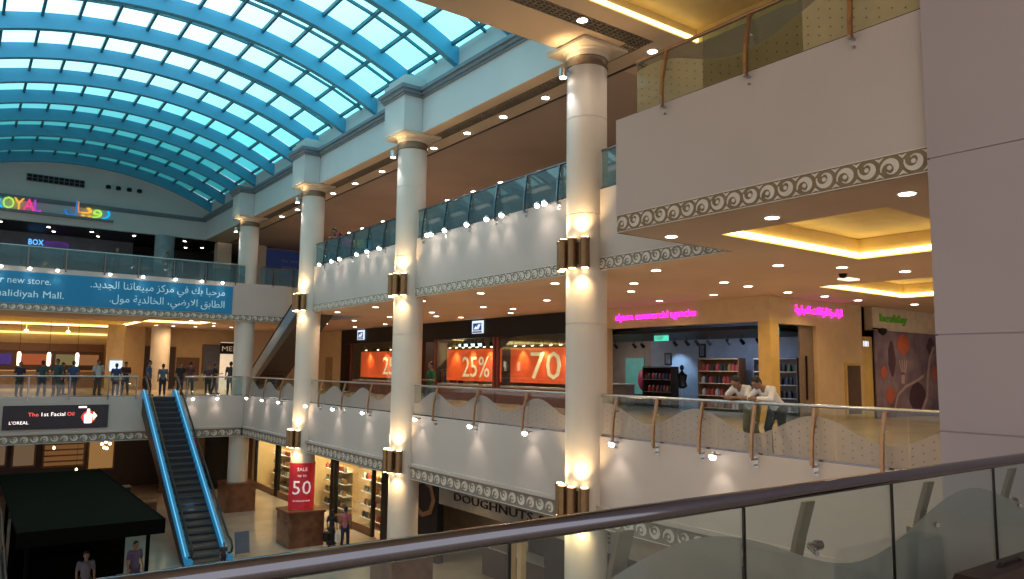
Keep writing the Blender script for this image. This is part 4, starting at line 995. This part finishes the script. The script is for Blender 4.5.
o1 = text('shop_sign', 'EMOTION', (3.78, 54.15, 14.69), 'Y', .46, em('sign violet', (.18, .04, .42), .5), width=1.25, extrude=.05); tag(o1, 'small violet lettering at the end of the far second floor shop sign', 'sign')
t = thing('wall_poster', 'navy poster with white lettering beside the far second floor pillar', 'poster', (17.6, 50.1, 13))
B(16.06, 19.2, 50.08, 50.2, 12.2, 15.3).build('print', mat('navy poster', (.008, .015, .05), .5, emit=(.02, .04, .15), estr=.2), t)
text('lettering', 'the new', (17.2, 50.06, 14.5), 'Y', .34, mat('greyish lettering', (.3, .35, .45), .5), t); text('lettering', 'season', (17.2, 50.06, 14.05), 'Y', .4, mat('greyish lettering', (.3, .35, .45), .5), t)
MB().poly(lambda u, v, d: (u, 50.08-d, v), [(16.3, 12.3), (16.3, 13.6), (16.8, 14.1), (17.3, 13.6), (17.7, 13.2), (18.8, 13.0), (18.8, 12.3)], 0, .01).build('pale_shape', mat('slate shape', (.10, .13, .17), .5), t)

# ROYAL lettering in colours on the gable wall
cols = [(.0, .45, .85), (.75, .25, .05), (.45, .75, .1), (.85, .45, .05), (.8, .05, .25), (.35, .05, .45), (.02, .15, .45)]
cm = [mat('sign colour %d' % i, c, .5, emit=c, estr=.75) for i, c in enumerate(cols)]
t = thing('gable_sign', 'multicoloured ROYAL lettering on the gable wall ledge', 'sign', (1, 49.75, 15.98))
x = .85
for ch, ci, w in (('R', 0, .50), ('O', 2, .56), ('Y', 3, .50), ('A', 4, .54), ('L', 5, .39)):
    text('letter_' + ch.lower(), ch, (x + .0, 49.75, 16.01), 'Y', .95, cm[ci], t, width=w, extrude=.10); x += w - .04
t = thing('gable_sign', 'multicoloured Arabic lettering on the gable wall ledge', 'sign', (5, 49.75, 15.98))
ar = arabic('\u0631\u0648\u064a\u0627\u0644'); x = 4.29
for ch, ci, w in zip(ar, (6, 1, 3, 2, 0), (.65, .17, .56, .52, .41)):
    text('letter', ch, (x, 49.75, 16.21), 'Y', .92, cm[ci], t, width=w, extrude=.10); x += w + .01

# blue banner
t = thing('wall_banner', 'wide blue banner with English and Arabic welcome text on the far fascia', 'banner', (4.5, YE-.04, 10.2))
B(-2.2, 11.3, YE-.05, YE-.025, 10.13, 11.56).build('cloth', M['banner'], t)
text('lettering', 'Welcome to our new store.', (-1.35, YE-.055, 11.02), 'Y', .44, M['bannertext'], t, width=4.5, extrude=.008)
text('lettering', 'Ground floor, Khalidiyah Mall.', (-2.0, YE-.055, 10.42), 'Y', .44, M['bannertext'], t, width=5.7, extrude=.008)
A1 = '\u0645\u0631\u062d\u0628\u0627 \u0628\u0643 \u0641\u064a \u0645\u0631\u0643\u0632 \u0645\u0628\u064a\u0639\u0627\u062a\u0646\u0627 \u0627\u0644\u062c\u062f\u064a\u062f.'
A2 = '\u0627\u0644\u0637\u0627\u0628\u0642 \u0627\u0644\u0627\u0631\u0636\u064a\u060c \u0627\u0644\u062e\u0627\u0644\u062f\u064a\u0629 \u0645\u0648\u0644.'
text('lettering', arabic(A1), (4.75, YE-.055, 11.05), 'Y', .50, M['bannertext'], t, width=6.15, extrude=.008)
text('lettering', arabic(A2), (5.6, YE-.055, 10.42), 'Y', .50, M['bannertext'], t, width=5.3, extrude=.008)

# video screen
t = thing('video_screen', 'black video screen advertising a facial oil on the far first floor fascia', 'screen', (3.8, YE-.06, 4.6))
B(1.72, 5.86, YE-.10, YE-.02, 4.50, 5.56).build('panel', em('screen black', (.01, .005, .01), .5), t)
text('lettering', 'The', (2.66, YE-.105, 5.08), 'Y', .24, em('screen red', (1, .12, .08), 1.1), t, width=.40, extrude=.004)
text('lettering', '1st Facial', (3.18, YE-.105, 5.08), 'Y', .24, em('screen white', (1, .85, .8), 1.4), t, width=.92, extrude=.004)
text('lettering', 'Oil', (4.18, YE-.105, 5.08), 'Y', .24, em('screen red', (1, .12, .08), 1.1), t, width=.28, extrude=.004)
text('lettering', "L'OREAL", (1.98, YE-.105, 4.74), 'Y', .19, em('screen white', (1, .85, .8), 1.4), t, width=.72, extrude=.004)
fy = lambda u, v, d: (u, YE-.10-d, v)
MB().poly(fy, blob(5.05, 5.0, .30, .30, 14, .05), 0, .003).build('red_glow', em('red glow', (.8, .06, .05), .8), t)
MB().poly(fy, [(4.88, 4.72), (5.18, 4.72), (5.22, 5.1), (5.1, 5.18), (5.08, 5.38), (4.98, 5.38), (4.96, 5.18), (4.86, 5.1)], .004, .008).poly(fy, [(5.24, 4.85), (5.4, 5.05), (5.24, 5.25)], .004, .008).build('bottle_image', em('screen cream', (1, .85, .6), 1.6), t)
MB().poly(fy, [(4.62, 5.42), (4.95, 5.42), (4.95, 5.50), (4.62, 5.50)], .004, .008).build('white_tag', em('screen white', (1, .85, .8), 1.4), t)
# notice stand near the escalator
t = thing('notice_stand', 'small blue-grey notice stand on the floor right of the escalator foot', 'stand', (9.5, 30.9, 0))
MB().poly(lambda u, v, d: (u, 30.6+v*.25+d, v), [(9.22, .15), (9.78, .15), (9.78, .95), (9.22, .95)], 0, .03).build('board', mat('slate notice', (.10, .13, .18), .4), t)
MB().tube([(9.3, 30.65, .15), (9.3, 30.95, 0)], .015).tube([(9.7, 30.65, .15), (9.7, 30.95, 0)], .015).tube([(9.5, 30.75, .5), (9.5, 31.2, 0)], .015).build('leg', M['steel'], t)
# ceiling fixtures near pink shop
o = MB().box(17.6, 18.1, 9.95, 10.25, CZ1-.04, CZ1).build('ceiling_panel_light', em('cream panel', (1, .88, .66), 1.1)); tag(o, 'small square cream light panel in the orange ceiling', 'light')
t = thing('security_camera', 'black dome camera at the corner between the side entrance and mural', 'camera', (25.9, 13.5, 8.9))
MB().tube([(26.0, 13.88, 9.05), (25.95, 13.5, 9.0)], .03).build('arm', M['black'], t); MB().lathe([(.03, -.16), (.12, -.08), (.15, 0), (.15, .06), (.05, .1)], (25.95, 13.5, 8.95), 14).build('dome', M['black'], t, True)
o = MB().ball((16.9, 9.7, CZ1-.05), (.09, .09, .06)).lathe([(.1, -.02), (.1, 0)], (16.9, 9.7, CZ1), 12).build('smoke_detector', M['black']); tag(o, 'tiny dark dome in the orange ceiling left of the square light', 'detector')
# dark bag on the near floor, leaning at the glass
t = thing('black_bag', 'dark brown-black bag at the lower right corner before the near glass', 'bag', (5.2, 2.0, F1))
MB().poly(lambda u, v, d: (4.50+u, 1.86+d, F1+v), [(.02, 0), (1.1, 0), (1.14, .1), (1.11, .42), (1.06, .45), (.06, .45), (.02, .42), (-.02, .1)], 0, .16).build('body', mat('dark brown leather', (.02, .008, .008), .5), t)
MB().tube([(4.9, 1.94, F1+.44), (4.95, 1.94, F1+.465), (5.2, 1.94, F1+.465), (5.25, 1.94, F1+.44)], .010, 8).build('handle', M['black'], t)
# ================================================================== PEOPLE
def remesh(mb, voxel, smooth_it=3):
    me = bpy.data.meshes.new('tmp'); me.from_pydata(mb.v, [], mb.f)
    o = bpy.data.objects.new('tmp', me); COL.objects.link(o)
    r = o.modifiers.new('r', 'REMESH'); r.mode = 'VOXEL'; r.voxel_size = voxel
    s = o.modifiers.new('s', 'SMOOTH'); s.iterations = smooth_it; s.factor = .5
    bpy.context.view_layer.update()
    out = bpy.data.meshes.new_from_object(o.evaluated_get(bpy.context.evaluated_depsgraph_get()))
    bpy.data.objects.remove(o); out.shade_smooth(); return out
def limb(mb, pts, rs):
    P_ = [Vector(p) for p in pts]
    for i in range(len(P_)-1):
        mb.tube([P_[i], P_[i+1]], [rs[i], rs[i+1]], 10)
    for p, r in zip(P_, rs): mb.ball(p, r, 10, 7)
def hand(mb, w, d, side, up):
    """w wrist, d direction of the hand, side = thumb direction"""
    w = Vector(w); d = Vector(d).normalized(); side = Vector(side); side = (side - d*side.dot(d)).normalized(); up = d.cross(side)
    k = w + d*.085
    for j in range(4):
        off = side*(.030 - .020*j)
        mb.tube([w + off*.55, k + off], [.017, .014], 8); mb.ball(k+off, .014, 8, 6)
        L = (.036, .042, .039, .030)[j]
        a = k + off*1.15; b = a + d*L + up*.006; c = b + d*L*.72 + up*.024
        mb.tube([a, b, c], [.0115, .0105, .009], 8); mb.ball(c, .009, 8, 6)
    t0 = w + d*.028 + side*.026; t1 = t0 + (d*.6 + side*.8)*.038; t2 = t1 + (d*.95 + side*.2 + up*.2)*.032
    mb.tube([t0, t1, t2], [.015, .013, .010], 8); mb.ball(t2, .010, 8, 6)
def pose_standing(v=0):
    J = dict(hipc=(0, .01, .93), waist=(0, .0, 1.08), chest=(0, .01, 1.28), neck=(0, .01, 1.44), head=(0, -.015, 1.60), hd=(0, 0, 1))
    for s, n in ((-1, 'R'), (1, 'L')):
        st = .0 if v == 0 else s*.14
        J['sh'+n] = (s*.175, .01, 1.38); J['el'+n] = (s*.235, .03, 1.12); J['wr'+n] = (s*.24, -.07, .89)
        J['hd'+n] = (0, -.25, -1); J['hip'+n] = (s*.09, .01, .91); J['kn'+n] = (s*.10, -.03+st*.5, .50); J['an'+n] = (s*.11, .03+st, .09)
    if v == 2:      # holding something in front
        for s, n in ((-1, 'R'), (1, 'L')): J['wr'+n] = (s*.10, -.27, 1.12); J['hd'+n] = (-s*.4, -1, .2); J['el'+n] = (s*.24, -.02, 1.11)
    return J
def pose_leaning(v=0):
    J = dict(hipc=(0, .36, .90), waist=(0, .27, 1.00), chest=(0, .10, 1.16), neck=(0, -.05, 1.27), head=(0.02, -.16, 1.355), hd=(0, -.6, 1))
    if v: J['head'] = (-.06, -.15, 1.35)
    for s, n in ((-1, 'R'), (1, 'L')):
        J['sh'+n] = (s*.175, .02, 1.23); J['el'+n] = (s*.27, -.14, 1.045); J['wr'+n] = (s*.06, -.27 - (.04 if s > 0 else 0), 1.065)
        J['hd'+n] = (-s*1, -.5, -.25); J['hip'+n] = (s*.09, .35, .88); J['kn'+n] = (s*.10, .27+(.08*s if v else 0), .48); J['an'+n] = (s*.11, .40+(.12*s if v else 0), .09)
    return J
PC = {}
def person_meshes(key, J, female=False, voxel=.014, sleeves='short'):
    if key in PC: return PC[key]
    V = lambda n: Vector(J[n])
    b = MB(); k = .9 if female else 1.0
    limb(b, [V('hipc'), V('waist'), V('chest'), V('neck')], [.125*k, .115*k, .13*k, .055])
    for s in 'RL':
        sg = -1 if s == 'R' else 1
        limb(b, [V('chest'), V('sh'+s)], [.10, .058*k])
        limb(b, [V('sh'+s), V('el'+s), V('wr'+s)], [.052*k, .038*k, .027*k])
        hand(b, V('wr'+s), J['hd'+s], (-sg, -.2, .3) if 'lean' not in key else (0, -.3, 1), None)
        limb(b, [V('hip'+s), V('kn'+s), V('an'+s)], [.088, .056, .038])
        a = V('an'+s); limb(b, [a + Vector((0, .03, -.03)), a + Vector((sg*.01, -.13, -.055))], [.036, .03])
    h = V('head'); ax = Vector(J['hd']).normalized()
    limb(b, [V('neck'), h - ax*.03], [.055, .05])
    rot = Vector((0, 0, 1)).rotation_difference(ax).to_matrix()
    def HB(c, r, n=16, m=12):
        t_ = MB().ball((0, 0, 0), r, n, m); return [tuple(h + rot @ (Vector(v) + Vector(c))) for v in t_.v], t_.f
    for c, r in (((0, 0, .0), (.076, .095, .115)), ((0, -.035, -.07), (.05, .055, .05)), ((0, -.098, -.012), (.014, .022, .022)), ((0, -.09, .03), (.05, .012, .012)), ((.078, .005, -.01), (.012, .02, .03)), ((-.078, .005, -.01), (.012, .02, .03)), ((0, -.083, -.052), (.025, .012, .010))):
        b.add(*HB(c, r))
    out = {'body': remesh(b, voxel)}
    e = MB()
    for s in (-1, 1): e.add(*HB((s*.032, -.088, .008), (.013, .008, .009), 8, 6))
    out['eyes'] = plain(e)
    e = MB(); e.add(*HB((0, -.094, -.052), (.022, .006, .006), 8, 6)); out['mouth'] = plain(e)
    hr = MB()
    hr.add(*HB((0, .018, .038), (.085, .098, .098))); hr.add(*HB((0, .05, -.01), (.078, .065, .085)))
    if female: hr.add(*HB((0, .06, -.10), (.08, .06, .13)))
    out['hair'] = remesh(hr, .014)
    # shirt
    sh = MB(); limb(sh, [V('hipc')+Vector((0,0,.0)), V('waist'), V('chest')], [.148*k, .135*k, .148*k])
    limb(sh, [V('chest'), V('neck')-(V('neck')-V('chest'))*.25], [.13*k, .07])
    for s in 'RL':
        limb(sh, [V('chest'), V('sh'+s)], [.11, .075*k]); S, El, W = V('sh'+s), V('el'+s), V('wr'+s)
        if sleeves == 'short': limb(sh, [S, S + (El-S)*.72], [.072*k, .062])
        else: limb(sh, [S, El, El + (W-El)*.85], [.070*k, .055, .042])
    out['shirt'] = remesh(sh, .02)
    tr = MB(); limb(tr, [V('hipc'), V('hipc')-Vector((0,0,.04))], [.138, .13])
    for s in 'RL': limb(tr, [V('hip'+s), V('kn'+s), V('an'+s)+Vector((0,0,.02))], [.108, .078, .062])
    out['trousers'] = remesh(tr, .02)
    if female:
        sk = MB(); hc = V('hipc'); sk.lathe([(.10, .05), (.15, 0), (.19, -.35), (.23, -.80), (.21, -.80), (.1, -.3)], hc, 24); out['trousers'] = remesh(sk, .02)
    for s in 'RL':
        a = V('an'+s); sg = -1 if s == 'R' else 1; so = MB(); limb(so, [a + Vector((0, .035, -.045)), a + Vector((sg*.012, -.13, -.055)), a + Vector((sg*.014, -.17, -.06))], [.045, .042, .03]); so.box(a.x-.04, a.x+.04, a.y-.19, a.y+.07, 0.002, .02)
        out['shoe'+s] = remesh(so, .014)
    PC[key] = out; return out
def plain(mb):
    me = bpy.data.meshes.new('m'); me.from_pydata(mb.v, [], mb.f); me.shade_smooth(); return me
CLO = {}
def cloth(c): 
    if c not in CLO: CLO[c] = mat('cloth %.2f %.2f %.2f' % c, c, .8, scale=9)
    return CLO[c]
def person(label, key, J, loc, face, shirt, trousers, h=1.0, female=False, sleeves='short', group=None, hairc=None):
    ms = person_meshes(key, J, female, sleeves=sleeves)
    t = thing('person', label, 'person', loc, group); t.rotation_euler = (0, 0, face); t.scale = (h, h, h)
    cols_ = dict(body=M['skin'], eyes=M['eye'], mouth=M['lip'], hair=cloth(hairc) if hairc else M['hair'], shirt=cloth(shirt), trousers=cloth(trousers), shoeR=M['black'], shoeL=M['black'])
    for k, me in ms.items():
        nm = 'skirt' if (k == 'trousers' and female) else k.replace('R', '').replace('L', '')
        if k in ('shoeR', 'shoeL'): nm = 'shoe'
        if not me.materials: me.materials.append(None)
        o = bpy.data.objects.new(nm, me); COL.objects.link(o); o.parent = t
        o.material_slots[0].link = 'OBJECT'; o.material_slots[0].material = cols_[k]
    return t
W_, DK, NV = (.72, .70, .68), (.02, .02, .025), (.03, .05, .12)
PL0, PL1 = pose_leaning(0), pose_leaning(1)
PS0, PS1, PS2 = pose_standing(0), pose_standing(1), pose_standing(2)
XR = XF + .22
person('man in white shirt and khaki trousers leaning on the rail, left of the pair', 'lean0', PL0, (XR+.08, 9.38, F1), -PI/2-.06, W_, (.22, .17, .08), 1.0)
person('man in white shirt and dark trousers leaning on the rail, right of the pair', 'lean1', PL1, (XR+.08, 8.83, F1), -PI/2-.10, (.78, .75, .72), DK, 1.0, sleeves='long')
person('man in a green shirt standing behind the railing right of the second nearest column', 'stand2', PS2, (13.1, 22.55, F1), -PI/2, (.03, .13, .05), (.10, .15, .25), 1.03)
person('man in a dark red shirt behind the upper teal railing', 'lean0', PL0, (XR+.05, 29.5, F2), -PI/2, (.16, .01, .03), DK, 1.0)
person('shopper in a pink top right of the red banner column, back turned', 'stand1', PS1, (13.45, 29.9, 0), PI*.8, (.42, .14, .17), (.02, .03, .08), .97)
person('shopper in black carrying a dark bag left of the pink top shopper', 'stand0f', PS0, (13.05, 30.35, 0), PI*.75, (.015, .015, .02), (.02, .02, .03), .88, female=True)
o = MB().lathe([(.10, 0), (.17, .05), (.17, .34), (.08, .40)], (12.75, 30.15, .30), 14).tube([(12.65, 30.15, .66), (12.68, 30.18, .82), (12.82, 30.18, .82), (12.85, 30.15, .66)], .012).build('shopping_bag', M['black'], None, True); tag(o, 'dark shopping bag carried beside the shopper in black', 'bag')
o = MB().box(13.02, 13.2, 29.75, 29.95, .30, .62).tube([(13.05, 29.85, .62), (13.1, 29.85, .80), (13.17, 29.85, .62)], .01).build('shopping_bag', M['white']); tag(o, 'pale shopping bag between the two ground floor shoppers', 'bag')
crowd = [(2.37, 42.4, 's0', (.03, .03, .06), 'person in dark clothes by the far rail, left of the first long pendant'),
 (3.3, 42.8, 's1', (.04, .10, .10), 'person in a dark teal top under the middle long pendant lamp'), (3.85, 42.2, 's0', (.03, .08, .09), 'person in a blue-green top next to the dark teal one by the far rail'),
 (4.22, 43.6, 's2', (.05, .03, .03), 'person in dark brown between two blue-clothed people by the far rail'), (4.55, 42.4, 's1', (.04, .10, .24), 'person in a blue shirt under the right long pendant lamp'),
 (5.65, 42.6, 's0', (.45, .50, .55), 'person in a pale grey shirt left of the small bright screen'), (6.45, 42.5, 's0', (.03, .06, .18), 'person in dark blue before the small bright screen'),
 (7.0, 43.3, 's2', (.06, .02, .02), 'person in dark red-brown just right of the small bright screen'),
 (7.75, 41.4, 's1', (.05, .09, .16), 'man in a slate blue shirt at the head of the blue escalator'), (8.45, 41.6, 's0', (.08, .13, .18), 'person in grey-blue beside the slate blue man at the escalator head'),
 (9.5, 42.6, 's0', DK, 'person in black just right of the escalator head'), (10.0, 42.6, 's1', (.10, .04, .04), 'person in dark maroon right of the escalator head'),
 (10.9, 42.5, 's0', (.05, .05, .08), 'person in dark grey left of the bright corner shopfront'), (11.35, 42.9, 's2', DK, 'person in black before the bright corner shopfront'), (12.0, 42.3, 's0', (.04, .04, .05), 'rightmost dark clothed person by the farthest column')]
pk = {'s0': ('stand0', PS0), 's1': ('stand1', PS1), 's2': ('stand2', PS2)}
for i, (x, y, k, c, lb) in enumerate(crowd):
    person(lb, pk[k][0], pk[k][1], (x, y, F1), [.3, 2.8, -.4, 1.2, 3.0][i % 5], c, [DK, NV, (.04, .03, .03)][i % 3], .93 + .05*((i*7) % 3), group='people on the far first floor gallery')
person('small dark figure behind the far upper railing left of the bluish column', 'stand0', PS0, (6.2, 43, F2), 0, (.03, .06, .05), DK, .98)
person('small dark figure in front of the bluish far column on the upper gallery', 'stand0', PS0, (8.6, 43, F2), .3, (.04, .05, .06), DK, .98)
person('person in a white top beneath the black kiosk canopy', 'stand1', PS1, (3.6, 26.9, 0), 0, (.14, .13, .17), DK, 1.0)
person('person in a lilac top beneath the black kiosk canopy, nearer the escalator', 'stand0', PS0, (5.1, 27.6, 0), .3, (.10, .08, .16), (.06, .05, .1), 1.0)
person('small child in dark clothes at the foot of the blue escalator', 'stand0', PS0, (8.4, 29.3, 0), 0, (.05, .04, .04), DK, .55)


# ================================================================== CAMERA, WORLD
f_px, yaw, pitch, roll = 750.637, math.radians(36.192), math.radians(6.065), math.radians(.724)
fw = Vector((math.sin(yaw)*math.cos(pitch), math.cos(yaw)*math.cos(pitch), math.sin(pitch)))
r0 = Vector((math.cos(yaw), -math.sin(yaw), 0)); u0 = r0.cross(fw)
rr_ = math.cos(roll)*r0 + math.sin(roll)*u0; uu_ = -math.sin(roll)*r0 + math.cos(roll)*u0
cd = bpy.data.cameras.new('camera'); cam = bpy.data.objects.new('camera', cd); COL.objects.link(cam)
cd.sensor_fit = 'HORIZONTAL'; cd.sensor_width = 36; cd.lens = 36 * f_px / 1024; cd.clip_start = .05; cd.clip_end = 300
cam.matrix_world = Matrix(((rr_.x, uu_.x, -fw.x, 0), (rr_.y, uu_.y, -fw.y, 0), (rr_.z, uu_.z, -fw.z, EYE), (0, 0, 0, 1)))
sc = bpy.context.scene; sc.camera = cam
w = bpy.data.worlds.new('world'); sc.world = w; w.use_nodes = True
w.node_tree.nodes['Background'].inputs[0].default_value = (.78, .72, .69, 1); w.node_tree.nodes['Background'].inputs[1].default_value = 1.15
sc.view_settings.view_transform = 'Standard'; sc.view_settings.look = 'None'; sc.view_settings.exposure = .38
sc.cycles.use_denoising = True; sc.cycles.max_bounces = 6; sc.cycles.diffuse_bounces = 3; sc.cycles.glossy_bounces = 3
sc.cycles.transparent_max_bounces = 14; sc.cycles.sample_clamp_indirect = 4; sc.cycles.caustics_reflective = False; sc.cycles.caustics_refractive = False
sc.cycles.use_light_tree = True
